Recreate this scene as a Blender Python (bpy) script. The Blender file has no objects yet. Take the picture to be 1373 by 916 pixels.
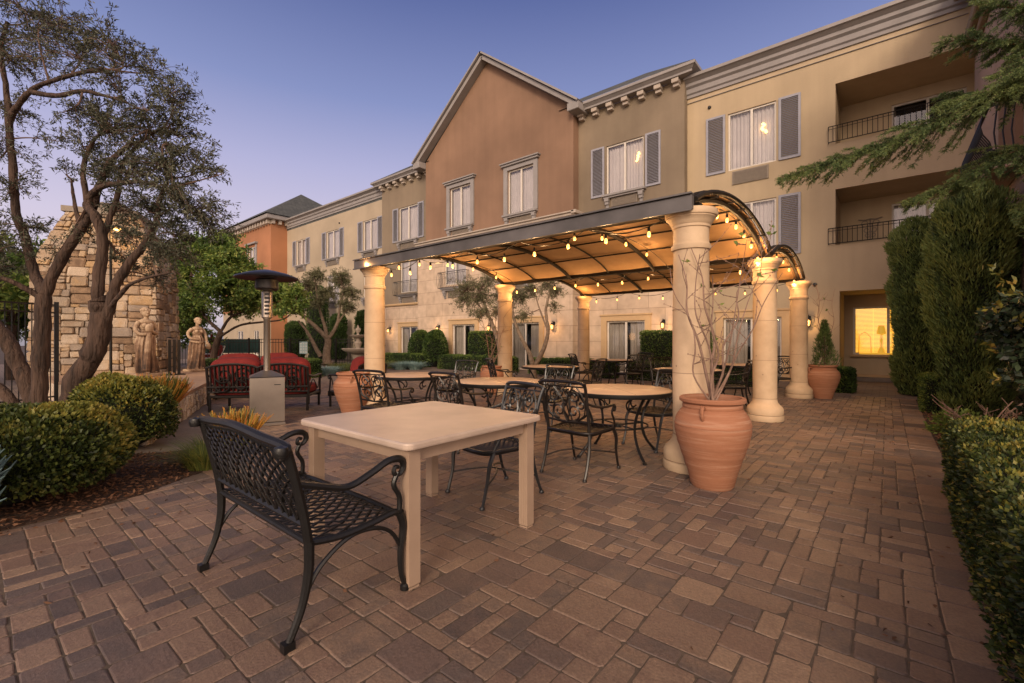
import bpy, math, random
import numpy as np
from mathutils import Vector, Matrix
random.seed(7)
RNG = np.random.default_rng(11)
pi = math.pi
sin, cos = math.sin, math.cos
scene = bpy.context.scene
COL = scene.collection

# ------------------------------------------------------------------ materials
def newmat(name):
    m = bpy.data.materials.new(name); m.use_nodes = True
    nt = m.node_tree; b = nt.nodes['Principled BSDF']
    return m, nt, b

def surf(name, c1, c2=None, rough=.7, metal=0., nscale=6., bump=.0, bscale=60., spec=.4, c3=None, big=None, bdist=.01, bands=False, streak=0., vert=False):
    """two-tone noise-mottled surface with fine bump"""
    m, nt, b = newmat(name); N, L = nt.nodes, nt.links
    b.inputs['Roughness'].default_value = rough
    b.inputs['Metallic'].default_value = metal
    b.inputs['Specular IOR Level'].default_value = spec
    tc = N.new('ShaderNodeTexCoord')
    if c2 is None: c2 = tuple(x*.8 for x in c1)
    n = N.new('ShaderNodeTexNoise'); n.inputs['Scale'].default_value = nscale; n.inputs['Detail'].default_value = 6
    n.inputs['Roughness'].default_value = .65
    if vert:
        vm = N.new('ShaderNodeMapping'); vm.inputs['Scale'].default_value = (1, 1, .14); L.new(tc.outputs['Object'], vm.inputs[0]); L.new(vm.outputs[0], n.inputs['Vector'])
    elif bands:
        mp = N.new('ShaderNodeMapping'); mp.inputs['Scale'].default_value = (.5, .5, 14); L.new(tc.outputs['Object'], mp.inputs[0]); L.new(mp.outputs[0], n.inputs['Vector'])
    else: L.new(tc.outputs['Object'], n.inputs['Vector'])
    r = N.new('ShaderNodeValToRGB'); r.color_ramp.elements[0].position = .32; r.color_ramp.elements[1].position = .7
    r.color_ramp.elements[0].color = (*c2, 1); r.color_ramp.elements[1].color = (*c1, 1)
    if c3 is not None:
        e = r.color_ramp.elements.new(.5); e.color = (*c3, 1)
    L.new(n.outputs['Fac'], r.inputs['Fac'])
    out = r.outputs['Color']
    if big:
        n2 = N.new('ShaderNodeTexNoise'); n2.inputs['Scale'].default_value = big; n2.inputs['Detail'].default_value = 3
        L.new(tc.outputs['Object'], n2.inputs['Vector'])
        mr = N.new('ShaderNodeMapRange'); mr.inputs[1].default_value = .3; mr.inputs[2].default_value = .7
        mr.inputs[3].default_value = .78; mr.inputs[4].default_value = 1.1
        L.new(n2.outputs['Fac'], mr.inputs[0])
        mx = N.new('ShaderNodeMix'); mx.data_type = 'RGBA'; mx.blend_type = 'MULTIPLY'; mx.inputs[0].default_value = 1
        L.new(out, mx.inputs[6]); L.new(mr.outputs[0], mx.inputs[7]); out = mx.outputs[2]
    if streak:
        mp2 = N.new('ShaderNodeMapping'); mp2.inputs['Scale'].default_value = (2.2, 2.2, .16); L.new(tc.outputs['Object'], mp2.inputs[0])
        n4 = N.new('ShaderNodeTexNoise'); n4.inputs['Scale'].default_value = 1.6; n4.inputs['Detail'].default_value = 6; L.new(mp2.outputs[0], n4.inputs['Vector'])
        m4 = N.new('ShaderNodeMapRange'); m4.inputs[1].default_value = .35; m4.inputs[2].default_value = .65; m4.inputs[3].default_value = 1-streak; m4.inputs[4].default_value = 1+streak*.4
        L.new(n4.outputs['Fac'], m4.inputs[0]); x4 = N.new('ShaderNodeMix'); x4.data_type = 'RGBA'; x4.blend_type = 'MULTIPLY'; x4.inputs[0].default_value = 1
        L.new(out, x4.inputs[6]); L.new(m4.outputs[0], x4.inputs[7]); out = x4.outputs[2]
    L.new(out, b.inputs['Base Color'])
    if bump:
        n3 = N.new('ShaderNodeTexNoise'); n3.inputs['Scale'].default_value = bscale; n3.inputs['Detail'].default_value = 5
        L.new(vm.outputs[0] if vert else tc.outputs['Object'], n3.inputs['Vector'])
        bp = N.new('ShaderNodeBump'); bp.inputs['Strength'].default_value = bump; bp.inputs['Distance'].default_value = bdist
        L.new(n3.outputs['Fac'], bp.inputs['Height']); L.new(bp.outputs[0], b.inputs['Normal'])
    return m

def leafmat(name, cols, rough=.55, trans=.25, clump=3.0):
    """leaf colour varies per leaf (random per island) and in clumps"""
    m, nt, b = newmat(name); N, L = nt.nodes, nt.links
    g = N.new('ShaderNodeNewGeometry')
    tc = N.new('ShaderNodeTexCoord')
    n = N.new('ShaderNodeTexNoise'); n.inputs['Scale'].default_value = clump; n.inputs['Detail'].default_value = 2
    L.new(tc.outputs['Object'], n.inputs['Vector'])
    ma = N.new('ShaderNodeMath'); ma.operation = 'MULTIPLY_ADD'
    L.new(n.outputs['Fac'], ma.inputs[0]); ma.inputs[1].default_value = 1.5; 
    mb = N.new('ShaderNodeMath'); mb.operation = 'MULTIPLY_ADD'
    L.new(g.outputs['Random Per Island'], mb.inputs[0]); mb.inputs[1].default_value = .7; mb.inputs[2].default_value = -.62
    L.new(mb.outputs[0], ma.inputs[2])
    r = N.new('ShaderNodeValToRGB')
    els = r.color_ramp.elements
    els[0].position = 0; els[0].color = (*cols[0], 1); els[1].position = 1; els[1].color = (*cols[-1], 1)
    for i, c in enumerate(cols[1:-1]):
        e = els.new((i+1)/(len(cols)-1)); e.color = (*c, 1)
    L.new(ma.outputs[0], r.inputs['Fac'])
    L.new(r.outputs[0], b.inputs['Base Color'])
    b.inputs['Roughness'].default_value = rough
    b.inputs['Specular IOR Level'].default_value = .3
    tr = N.new('ShaderNodeBsdfTranslucent'); L.new(r.outputs[0], tr.inputs['Color'])
    mx = N.new('ShaderNodeMixShader'); mx.inputs[0].default_value = trans
    L.new(b.outputs[0], mx.inputs[1]); L.new(tr.outputs[0], mx.inputs[2])
    L.new(mx.outputs[0], N['Material Output'].inputs['Surface'])
    return m

def emit(name, col, s):
    m, nt, b = newmat(name)
    b.inputs['Base Color'].default_value = (*col, 1)
    b.inputs['Emission Color'].default_value = (*col, 1); b.inputs['Emission Strength'].default_value = s
    b.inputs['Roughness'].default_value = .4
    return m

def glassmat(name, tint=(.8, .85, .9), refl=.3):
    m, nt, b = newmat(name); N, L = nt.nodes, nt.links
    t = N.new('ShaderNodeBsdfTransparent'); t.inputs[0].default_value = (*tint, 1)
    g = N.new('ShaderNodeBsdfGlossy'); g.inputs['Roughness'].default_value = .03; g.inputs[0].default_value = (.9, .9, .95, 1)
    f = N.new('ShaderNodeFresnel'); f.inputs[0].default_value = 1.5
    a = N.new('ShaderNodeMath'); a.operation = 'ADD'; a.inputs[1].default_value = refl; a.use_clamp = True
    L.new(f.outputs[0], a.inputs[0])
    mx = N.new('ShaderNodeMixShader'); L.new(a.outputs[0], mx.inputs[0]); L.new(t.outputs[0], mx.inputs[1]); L.new(g.outputs[0], mx.inputs[2])
    L.new(mx.outputs[0], N['Material Output'].inputs['Surface'])
    return m

def panelmat(name, c1, c2, bw, bh, mortar, mw=.006, axis='XZ', bump=.3):
    """large cut-stone / brick pattern laid on a vertical or horizontal face"""
    m, nt, b = newmat(name); N, L = nt.nodes, nt.links
    tc = N.new('ShaderNodeTexCoord'); sp = N.new('ShaderNodeSeparateXYZ'); cb = N.new('ShaderNodeCombineXYZ')
    L.new(tc.outputs['Object'], sp.inputs[0])
    if axis == 'XZ':
        ad = N.new('ShaderNodeMath'); ad.operation = 'ADD'; L.new(sp.outputs[0], ad.inputs[0]); L.new(sp.outputs[1], ad.inputs[1])
        L.new(ad.outputs[0], cb.inputs[0]); L.new(sp.outputs[2], cb.inputs[1])
    else:
        L.new(sp.outputs[0], cb.inputs[0]); L.new(sp.outputs[1], cb.inputs[1])
    br = N.new('ShaderNodeTexBrick'); L.new(cb.outputs[0], br.inputs['Vector'])
    br.inputs['Scale'].default_value = 1; br.inputs['Brick Width'].default_value = bw; br.inputs['Row Height'].default_value = bh
    br.inputs['Mortar Size'].default_value = mw; br.inputs['Color1'].default_value = (*c1, 1); br.inputs['Color2'].default_value = (*c2, 1)
    br.inputs['Mortar'].default_value = (*mortar, 1); br.inputs['Mortar Smooth'].default_value = .3
    n = N.new('ShaderNodeTexNoise'); n.inputs['Scale'].default_value = 3; n.inputs['Detail'].default_value = 7; L.new(tc.outputs['Object'], n.inputs['Vector'])
    mr = N.new('ShaderNodeMapRange'); mr.inputs[1].default_value = .3; mr.inputs[2].default_value = .7; mr.inputs[3].default_value = .82; mr.inputs[4].default_value = 1.12
    L.new(n.outputs['Fac'], mr.inputs[0])
    mx = N.new('ShaderNodeMix'); mx.data_type = 'RGBA'; mx.blend_type = 'MULTIPLY'; mx.inputs[0].default_value = 1
    L.new(br.outputs['Color'], mx.inputs[6]); L.new(mr.outputs[0], mx.inputs[7]); L.new(mx.outputs[2], b.inputs['Base Color'])
    b.inputs['Roughness'].default_value = .8
    bp = N.new('ShaderNodeBump'); bp.inputs['Strength'].default_value = bump; bp.inputs['Distance'].default_value = .01; bp.invert = True
    L.new(br.outputs['Fac'], bp.inputs['Height']); L.new(bp.outputs[0], b.inputs['Normal'])
    return m

M = {}
M['stucco'] = surf('stucco_beige', (.48, .375, .245), (.43, .335, .22), .9, nscale=.7, bump=.5, bscale=30, big=.25, streak=.05)
M['stucco_taupe'] = surf('stucco_taupe', (.235, .185, .13), (.20, .155, .11), .9, nscale=.8, bump=.5, bscale=30, big=.3, streak=.06)
M['stucco_orange'] = surf('stucco_terracotta', (.25, .152, .10), (.215, .13, .085), .9, nscale=.8, bump=.5, bscale=30, big=.3, streak=.06)
M['stucco_bright'] = surf('stucco_bright_orange', (.38, .17, .085), (.33, .15, .075), .9, nscale=.8, bump=.3, bscale=45, big=.3)
M['stucco_pink'] = surf('stucco_pink', (.40, .30, .25), (.34, .25, .2), .9, nscale=.8, bump=.3, bscale=45, big=.3)
M['cream'] = surf('stucco_cream', (.41, .335, .245), (.36, .295, .215), .9, nscale=.8, bump=.3, bscale=45, big=.3)
M['stone'] = panelmat('cut_stone', (.55, .42, .31), (.48, .36, .26), 1.25, .62, (.24, .17, .12), .008)
M['surround'] = surf('ochre_surround', (.52, .36, .20), (.46, .31, .17), .8, nscale=3, bump=.1)
M['trim'] = surf('grey_trim', (.27, .25, .245), (.22, .205, .20), .7, nscale=2, bump=.1)
M['trim_light'] = surf('light_trim', (.42, .36, .30), (.34, .29, .25), .7, nscale=2, bump=.1)
M['shutter'] = surf('shutter_paint', (.30, .30, .34), (.25, .25, .29), .55, nscale=5)
M['frame'] = surf('white_window_frame', (.62, .57, .5), (.54, .5, .45), .5, nscale=5)
M['grille'] = surf('grille_metal', (.24, .20, .16), (.2, .165, .13), .6, nscale=9)
M['shingle'] = panelmat('roof_shingle', (.085, .09, .085), (.06, .065, .062), .33, .16, (.03, .03, .03), .012, bump=.6)
M['glass'] = glassmat('window_glass', (.93, .93, .93), .03)
M['darkroom'] = surf('dark_room', (.015, .014, .014), (.01, .01, .01), .9)
M['curtain'] = surf('curtain_cloth', (.60, .555, .54), (.50, .46, .45), .9, nscale=2)
M['curtain_dark'] = surf('curtain_cloth_dark', (.46, .41, .36), (.34, .30, .26), .9, nscale=2)
M['lit'] = emit('lamp_glow', (1, .62, .22), 3.0)
M['iron'] = surf('black_iron', (.010, .0095, .0095), (.006, .006, .006), .38, metal=.0, nscale=12, bump=.15, bscale=90, spec=.4)
M['iron_brown'] = surf('bronze_iron', (.012, .009, .0075), (.007, .005, .0045), .36, metal=.0, nscale=12, bump=.15, bscale=90, spec=.45)
M['iron_grey'] = surf('grey_cast_iron', (.06, .062, .065), (.03, .031, .033), .35, metal=.6, nscale=12, bump=.15, bscale=90, spec=.5)
M['pergsteel'] = surf('pergola_steel', (.024, .019, .016), (.015, .012, .010), .7, metal=.0, nscale=6, bump=.1, spec=.2)
M['fascia'] = surf('fascia_paint', (.13, .12, .12), (.09, .083, .082), .5, metal=.1, nscale=3, big=1.5)
M['canvas'] = surf('canopy_canvas', (.46, .29, .15), (.37, .225, .115), .85, nscale=3, bump=.1, bscale=200)
M['col'] = surf('column_stone', (.56, .415, .275), (.47, .34, .22), .75, nscale=5, bump=.25, bscale=70, big=1.2)
M['coljoint'] = surf('column_joint', (.30, .21, .14), (.25, .18, .12), .8)
M['tabletop'] = surf('tan_tabletop', (.53, .42, .345), (.45, .35, .285), .34, nscale=3, bump=.1, bscale=160, big=2.2)
M['tableleg'] = surf('tan_powder_coat', (.36, .26, .19), (.31, .22, .16), .42, nscale=5)
M['roundtop'] = surf('round_stone_top', (.46, .325, .23), (.38, .265, .185), .30, nscale=5, bump=.05)
M['terra'] = surf('terracotta', (.27, .115, .062), (.38, .205, .13), .8, nscale=4, bump=.25, bscale=40, c3=(.30, .13, .07), bands=True)
M['red'] = surf('red_cloth', (.21, .018, .015), (.13, .011, .009), .85, nscale=5, bump=.3, bscale=250)
M['steel'] = surf('brushed_steel', (.40, .35, .30), (.31, .27, .235), .30, metal=.9, nscale=3)
M['heatercap'] = surf('heater_cap', (.05, .045, .045), (.03, .028, .028), .4, metal=.6)
M['statue'] = None
M['bark'] = surf('olive_bark', (.095, .057, .040), (.018, .011, .008), .9, nscale=16, bump=1.0, bscale=26, bdist=.05, vert=True)

M['bark_pale'] = surf('pale_bark', (.28, .21, .15), (.12, .085, .06), .9, nscale=9, bump=.8, bscale=25, bdist=.03)
M['bark_red'] = surf('cedar_bark', (.22, .11, .055), (.12, .06, .03), .85, nscale=12, bump=.5, bscale=30)
M['twig'] = surf('twig_bark', (.16, .10, .075), (.09, .055, .04), .85, nscale=12)
M['vinebark'] = surf('vine_bark', (.30, .20, .15), (.16, .095, .07), .85, nscale=10, bump=.4, bscale=60)
M['mulch'] = surf('mulch_soil', (.07, .035, .02), (.02, .011, .008), .95, nscale=18, bump=1., bscale=30, bdist=.03)
M['chip'] = leafmat('bark_chips', [(.05, .022, .012), (.12, .06, .035), (.17, .085, .045), (.09, .045, .025)], .9, 0, 2)
M['concrete'] = surf('concrete_path', (.24, .20, .17), (.17, .14, .12), .85, nscale=5, bump=.3, bscale=60, big=1)
M['ground'] = surf('ground_soil', (.085, .06, .045), (.05, .036, .028), .95, nscale=3, bump=.5, bscale=20)
M['jointsand'] = surf('joint_sand', (.115, .085, .064), (.06, .045, .034), .95, nscale=20, bump=.3)
M['farpave'] = panelmat('far_paving', (.20, .145, .11), (.15, .11, .09), .30, .17, (.07, .05, .04), .006, axis='XY')
M['water'] = surf('fountain_stone', (.30, .25, .20), (.2, .16, .13), .8, nscale=6, bump=.3)
# stones of the hearth and wall: tone per stone
def tonemat(name, cols, rough=.85, nscale=14, bump=.6, bscale=35, bdist=.012):
    m, nt, b = newmat(name); N, L = nt.nodes, nt.links
    at = N.new('ShaderNodeAttribute'); at.attribute_name = 'tone'
    tc = N.new('ShaderNodeTexCoord')
    n = N.new('ShaderNodeTexNoise'); n.inputs['Scale'].default_value = nscale; n.inputs['Detail'].default_value = 8; n.inputs['Roughness'].default_value = .7
    L.new(tc.outputs['Object'], n.inputs['Vector'])
    ma = N.new('ShaderNodeMath'); ma.operation = 'MULTIPLY_ADD'; ma.inputs[1].default_value = .6
    L.new(n.outputs['Fac'], ma.inputs[0])
    sb = N.new('ShaderNodeMath'); sb.operation = 'SUBTRACT'; L.new(at.outputs['Fac'], sb.inputs[0]); sb.inputs[1].default_value = .30
    L.new(sb.outputs[0], ma.inputs[2])
    r = N.new('ShaderNodeValToRGB'); els = r.color_ramp.elements
    els[0].position = 0; els[0].color = (*cols[0], 1); els[1].position = 1; els[1].color = (*cols[-1], 1)
    for i, c in enumerate(cols[1:-1]):
        e = els.new((i+1)/(len(cols)-1)); e.color = (*c, 1)
    L.new(ma.outputs[0], r.inputs['Fac'])
    # fine speckle and large stains
    n2 = N.new('ShaderNodeTexNoise'); n2.inputs['Scale'].default_value = nscale*9; n2.inputs['Detail'].default_value = 4
    L.new(tc.outputs['Object'], n2.inputs['Vector'])
    n3 = N.new('ShaderNodeTexNoise'); n3.inputs['Scale'].default_value = .9; n3.inputs['Detail'].default_value = 4
    L.new(tc.outputs['Object'], n3.inputs['Vector'])
    m1 = N.new('ShaderNodeMath'); m1.operation = 'MULTIPLY_ADD'; L.new(n2.outputs['Fac'], m1.inputs[0]); m1.inputs[1].default_value = 1.1; m1.inputs[2].default_value = .12
    m2 = N.new('ShaderNodeMath'); m2.operation = 'MULTIPLY_ADD'; L.new(n3.outputs['Fac'], m2.inputs[0]); m2.inputs[1].default_value = .8; L.new(m1.outputs[0], m2.inputs[2])
    mx = N.new('ShaderNodeMix'); mx.data_type = 'RGBA'; mx.blend_type = 'MULTIPLY'; mx.inputs[0].default_value = 1
    L.new(r.outputs[0], mx.inputs[6]); L.new(m2.outputs[0], mx.inputs[7])
    L.new(mx.outputs[2], b.inputs['Base Color'])
    b.inputs['Roughness'].default_value = rough; b.inputs['Specular IOR Level'].default_value = .35
    nb = N.new('ShaderNodeTexNoise'); nb.inputs['Scale'].default_value = bscale; nb.inputs['Detail'].default_value = 8; nb.inputs['Roughness'].default_value = .75
    L.new(tc.outputs['Object'], nb.inputs['Vector'])
    bp = N.new('ShaderNodeBump'); bp.inputs['Strength'].default_value = bump; bp.inputs['Distance'].default_value = bdist
    L.new(nb.outputs['Fac'], bp.inputs['Height']); L.new(bp.outputs[0], b.inputs['Normal'])
    return m
M['paver'] = tonemat('paver_stone', [(.082, .064, .060), (.132, .092, .078), (.102, .080, .073), (.190, .130, .096), (.155, .102, .080), (.240, .166, .118)], .50, 9, .9, 40, .007)
M['stones'] = tonemat('field_stone', [(.13, .085, .055), (.28, .19, .12), (.34, .27, .20), (.25, .205, .17), (.36, .24, .125), (.42, .34, .26)], .85, 6, .9, 18, .03)
M['stones_pale'] = tonemat('pale_field_stone', [(.22, .15, .10), (.45, .34, .24), (.60, .50, .40), (.42, .36, .30), (.55, .40, .25), (.68, .58, .48)], .85, 6, .9, 18, .03)
M['olive'] = leafmat('olive_leaves', [(.028, .032, .022), (.06, .066, .044), (.10, .106, .07), (.17, .175, .12)], .5, .2, 2)
M['olive_pale'] = leafmat('pale_olive_leaves', [(.08, .085, .045), (.15, .15, .08), (.23, .22, .12)], .5, .25, 1.2)
M['tree'] = leafmat('broadleaf', [(.035, .065, .018), (.085, .15, .032), (.19, .26, .055), (.32, .34, .085)], .5, .3, .9)
M['boxwood'] = leafmat('boxwood', [(.012, .020, .006), (.035, .055, .014), (.085, .105, .024), (.17, .16, .035)], .45, .2, 4)
M['boxwood_tip'] = leafmat('boxwood_new_growth', [(.11, .13, .03), (.20, .20, .04), (.34, .25, .05)], .45, .3, 4)
M['boxwood_dark'] = leafmat('dark_boxwood', [(.010, .018, .006), (.026, .044, .012), (.06, .082, .02), (.11, .12, .03)], .45, .2, 4)
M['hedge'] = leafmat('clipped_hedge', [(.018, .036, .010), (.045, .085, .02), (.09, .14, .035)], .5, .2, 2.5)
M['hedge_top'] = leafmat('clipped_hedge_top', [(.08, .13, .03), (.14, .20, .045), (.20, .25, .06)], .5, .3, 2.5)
M['cypress'] = leafmat('cypress', [(.030, .050, .018), (.085, .13, .04), (.18, .25, .075)], .6, .1, 3)
M['cypress_tip'] = leafmat('cypress_tips', [(.11, .16, .045), (.19, .24, .07)], .6, .2, 3)
M['cedar'] = leafmat('cedar_needles', [(.05, .09, .04), (.125, .18, .065), (.26, .31, .10)], .5, .2, 3)
M['photinia'] = leafmat('glossy_leaves', [(.012, .020, .012), (.03, .045, .025), (.055, .075, .035)], .25, .15, 3)
M['photinia_tip'] = leafmat('golden_leaves', [(.07, .09, .025), (.20, .18, .035), (.28, .17, .04)], .3, .3, 3)
M['grass'] = leafmat('grass_blades', [(.05, .075, .02), (.12, .15, .035), (.24, .22, .05)], .5, .3, 3)
M['firestick'] = leafmat('firestick', [(.30, .26, .05), (.48, .22, .04), (.55, .14, .03)], .5, .2, 3)
M['chalk'] = leafmat('chalk_fingers', [(.05, .09, .10), (.09, .15, .155), (.14, .21, .205)], .5, .1, 3)
M['fescue'] = leafmat('blue_fescue', [(.14, .24, .24), (.24, .36, .35), (.34, .44, .40)], .5, .2, 3)
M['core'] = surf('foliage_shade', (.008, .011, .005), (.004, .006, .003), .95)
M['fabric_dark'] = surf('pool_cover', (.02, .06, .055), (.012, .035, .03), .8)

def statuemat():
    m, nt, b = newmat('statue_painted_shade'); N, L = nt.nodes, nt.links
    tc = N.new('ShaderNodeTexCoord'); g = N.new('ShaderNodeNewGeometry'); n = N.new('ShaderNodeTexNoise'); n.inputs['Scale'].default_value = 6; n.inputs['Detail'].default_value = 8
    L.new(tc.outputs['Object'], n.inputs['Vector']); sp = N.new('ShaderNodeSeparateXYZ'); L.new(tc.outputs['Object'], sp.inputs[0])
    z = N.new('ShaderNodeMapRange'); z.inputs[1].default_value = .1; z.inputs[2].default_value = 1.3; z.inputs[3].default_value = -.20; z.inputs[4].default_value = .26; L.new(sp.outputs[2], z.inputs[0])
    p = N.new('ShaderNodeMapRange'); p.inputs[1].default_value = .44; p.inputs[2].default_value = .56; p.inputs[3].default_value = -.35; p.inputs[4].default_value = .35; L.new(g.outputs['Pointiness'], p.inputs[0])  # pointiness paints shade in creases and light on ridges into the colour
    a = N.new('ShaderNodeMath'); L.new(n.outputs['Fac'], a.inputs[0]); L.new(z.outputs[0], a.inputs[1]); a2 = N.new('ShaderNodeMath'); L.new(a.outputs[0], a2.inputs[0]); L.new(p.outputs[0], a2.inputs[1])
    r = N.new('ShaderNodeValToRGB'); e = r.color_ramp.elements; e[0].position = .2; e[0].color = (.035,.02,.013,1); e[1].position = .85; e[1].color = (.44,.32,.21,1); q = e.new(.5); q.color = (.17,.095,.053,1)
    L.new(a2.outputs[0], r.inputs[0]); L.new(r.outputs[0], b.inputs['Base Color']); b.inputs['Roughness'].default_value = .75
    bp = N.new('ShaderNodeBump'); bp.inputs['Strength'].default_value = .5; bp.inputs['Distance'].default_value = .01; n2 = N.new('ShaderNodeTexNoise'); n2.inputs['Scale'].default_value = 45; L.new(tc.outputs['Object'], n2.inputs['Vector']); L.new(n2.outputs['Fac'], bp.inputs['Height']); L.new(bp.outputs[0], b.inputs['Normal'])
    return m
M['statue'] = statuemat()

# ------------------------------------------------------------------ mesh builder
class MB:
    def __init__(s): s.v = []; s.f = []; s.m = []; s.mi = 0; s.sm = []; s.smooth = False; s.tone = []; s.t = 0.
    def add(s, vs, fs):
        o = len(s.v); s.v.extend(vs); s.tone.extend([s.t]*len(vs))
        for f in fs: s.f.append(tuple(i+o for i in f)); s.m.append(s.mi); s.sm.append(s.smooth)
        return s
    def box(s, x0, x1, y0, y1, z0, z1, bev=0.):
        if x0 > x1: x0, x1 = x1, x0
        if y0 > y1: y0, y1 = y1, y0
        if z0 > z1: z0, z1 = z1, z0
        if bev <= 0:
            v = [(x0,y0,z0),(x1,y0,z0),(x1,y1,z0),(x0,y1,z0),(x0,y0,z1),(x1,y0,z1),(x1,y1,z1),(x0,y1,z1)]
            return s.add(v, [(0,3,2,1),(4,5,6,7),(0,1,5,4),(1,2,6,5),(2,3,7,6),(3,0,4,7)])
        b = bev; v = []
        for z, i in ((z0, b), (z0+b, 0), (z1-b, 0), (z1, b)):
            v += [(x0+i+(b if not i else 0)*0, y0+i, z), (x1-i, y0+i, z), (x1-i, y1-i, z), (x0+i, y1-i, z)]
        f = [(0,3,2,1), (12,13,14,15)]
        for k in range(3):
            for j in range(4): a = k*4+j; c = k*4+(j+1) % 4; f.append((a, c, c+4, a+4))
        return s.add(v, f)
    def obox(s, c, u, v, w, hu, hv, hw):
        c, u, v, w = map(Vector, (c, u, v, w)); P = []
        for k in (-1, 1):
            for a, b in ((-1,-1),(1,-1),(1,1),(-1,1)): P.append(tuple(c+u*a*hu+v*b*hv+w*k*hw))
        return s.add(P, [(0,3,2,1),(4,5,6,7),(0,1,5,4),(1,2,6,5),(2,3,7,6),(3,0,4,7)])
    def beam(s, a, b, w, h, up=(0,0,1)):
        a, b = Vector(a), Vector(b); d = (b-a); L = d.length; d.normalize(); up = Vector(up)
        sd = d.cross(up).normalized(); up = sd.cross(d).normalized()
        return s.obox((a+b)/2, d, sd, up, L/2, w/2, h/2)
    def tube(s, path, r, n=6, cap=True, flat=1., closed=False):
        P = [Vector(p) for p in path]; k = len(P)
        if k < 2: return s
        R = r if hasattr(r, '__len__') else [r]*k
        vs = []; nrm = None
        for i in range(k):
            if closed: t = P[(i+1) % k]-P[i-1]
            else: t = P[min(i+1, k-1)]-P[max(i-1, 0)]
            if t.length < 1e-9: t = Vector((0,0,1))
            t.normalize()
            if nrm is None:
                a = Vector((0,0,1)) if abs(t.z) < .9 else Vector((1,0,0))
                nrm = t.cross(a).normalized()
            else:
                nrm = nrm-t*nrm.dot(t)
                if nrm.length < 1e-6: nrm = t.orthogonal()
                nrm.normalize()
            bn = t.cross(nrm)
            for j in range(n):
                an = 2*pi*j/n
                vs.append(tuple(P[i]+nrm*cos(an)*R[i]+bn*sin(an)*R[i]*flat))
        fs = []
        for i in range(k if closed else k-1):
            i2 = (i+1) % k
            for j in range(n):
                j2 = (j+1) % n; fs.append((i*n+j, i*n+j2, i2*n+j2, i2*n+j))
        if cap and not closed:
            fs.append(tuple(range(n-1, -1, -1))); fs.append(tuple((k-1)*n+j for j in range(n)))
        sm = s.smooth; s.smooth = True; s.add(vs, fs); s.smooth = sm
        return s
    def lathe(s, prof, c=(0,0,0), n=32, wob=None):
        vs = []; k = len(prof)
        for i, (r, z) in enumerate(prof):
            for j in range(n):
                a = 2*pi*j/n; rr = r*(1+(wob(a, z) if wob else 0))
                vs.append((c[0]+rr*cos(a), c[1]+rr*sin(a), c[2]+z))
        fs = []
        for i in range(k-1):
            for j in range(n):
                j2 = (j+1) % n; fs.append((i*n+j, i*n+j2, (i+1)*n+j2, (i+1)*n+j))
        fs.append(tuple(range(n-1, -1, -1))); fs.append(tuple((k-1)*n+j for j in range(n)))
        sm = s.smooth; s.smooth = True; s.add(vs, fs); s.smooth = sm
        return s
    def ell(s, c, r, n=16, e=1., rot=None):
        vs = []; m = n//2
        def sp(x): return math.copysign(abs(x)**e, x)
        for i in range(1, m):
            ph = -pi/2+pi*i/m
            for j in range(n):
                a = 2*pi*j/n
                p = Vector((sp(cos(ph))*sp(cos(a))*r[0], sp(cos(ph))*sp(sin(a))*r[1], sp(sin(ph))*r[2]))
                if rot: p = rot @ p
                vs.append(tuple(p+Vector(c)))
        for zz in (-1, 1):
            p = Vector((0, 0, zz*r[2]))
            if rot: p = rot @ p
            vs.append(tuple(p+Vector(c)))
        fs = []
        for i in range(m-2):
            for j in range(n):
                j2 = (j+1) % n; fs.append((i*n+j, i*n+j2, (i+1)*n+j2, (i+1)*n+j))
        a = (m-1)*n
        for j in range(n):
            fs.append((a, (j+1) % n, j)); fs.append((a+1, (m-2)*n+j, (m-2)*n+(j+1) % n))
        sm = s.smooth; s.smooth = True; s.add(vs, fs); s.smooth = sm
        return s
    def sweepX(s, prof, x0, x1, y=0, z=0, m0=0, m1=0):
        """profile of (out, z) swept along X; out goes towards -Y"""
        n = len(prof); v = [(x0-m0*o, y-o, z+h) for o, h in prof]+[(x1+m1*o, y-o, z+h) for o, h in prof]
        f = [(i, (i+1) % n, n+(i+1) % n, n+i) for i in range(n)]+[tuple(range(n-1, -1, -1)), tuple(range(n, 2*n))]
        return s.add(v, f)
    def mesh(s, name):
        me = bpy.data.meshes.new(name); me.from_pydata(s.v, [], s.f)
        me.polygons.foreach_set('material_index', s.m); me.polygons.foreach_set('use_smooth', s.sm)
        if any(s.tone):
            a = me.attributes.new('tone', 'FLOAT', 'POINT'); a.data.foreach_set('value', s.tone)
        me.update()
        if any(s.sm): me.set_sharp_from_angle(angle=math.radians(38))
        return me

def put(name, me, mats, parent=None, inv=False):
    if not isinstance(mats, (list, tuple)): mats = [mats]
    for m in mats: me.materials.append(m)
    o = bpy.data.objects.new(name, me); COL.objects.link(o)
    if parent:
        o.parent = parent
        if inv:
            r = parent; mt = Matrix.Identity(4)
            while r is not None and r.type == 'EMPTY':
                mt = Matrix.Translation(r.location) @ Matrix.Rotation(r.rotation_euler.z, 4, 'Z'); r = r.parent
            if parent.type == 'EMPTY': o.matrix_parent_inverse = mt.inverted()
    return o
def obj(name, mb, mats, parent=None, inv=False): return put(name, mb.mesh(name), mats, parent, inv)
def tag(o, label, cat, group=None):
    o['label'] = label; o['category'] = cat
    if group: o['group'] = group
    return o
def thing(name, label, cat, loc=(0,0,0), rz=0, group=None):
    o = bpy.data.objects.new(name, None); o.empty_display_size = .1; COL.objects.link(o)
    o.location = loc; o.rotation_euler = (0, 0, rz)
    return tag(o, label, cat, group)
def struct(name, mb, mats):
    o = obj(name, mb, mats); o['kind'] = 'structure'; return o
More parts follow.
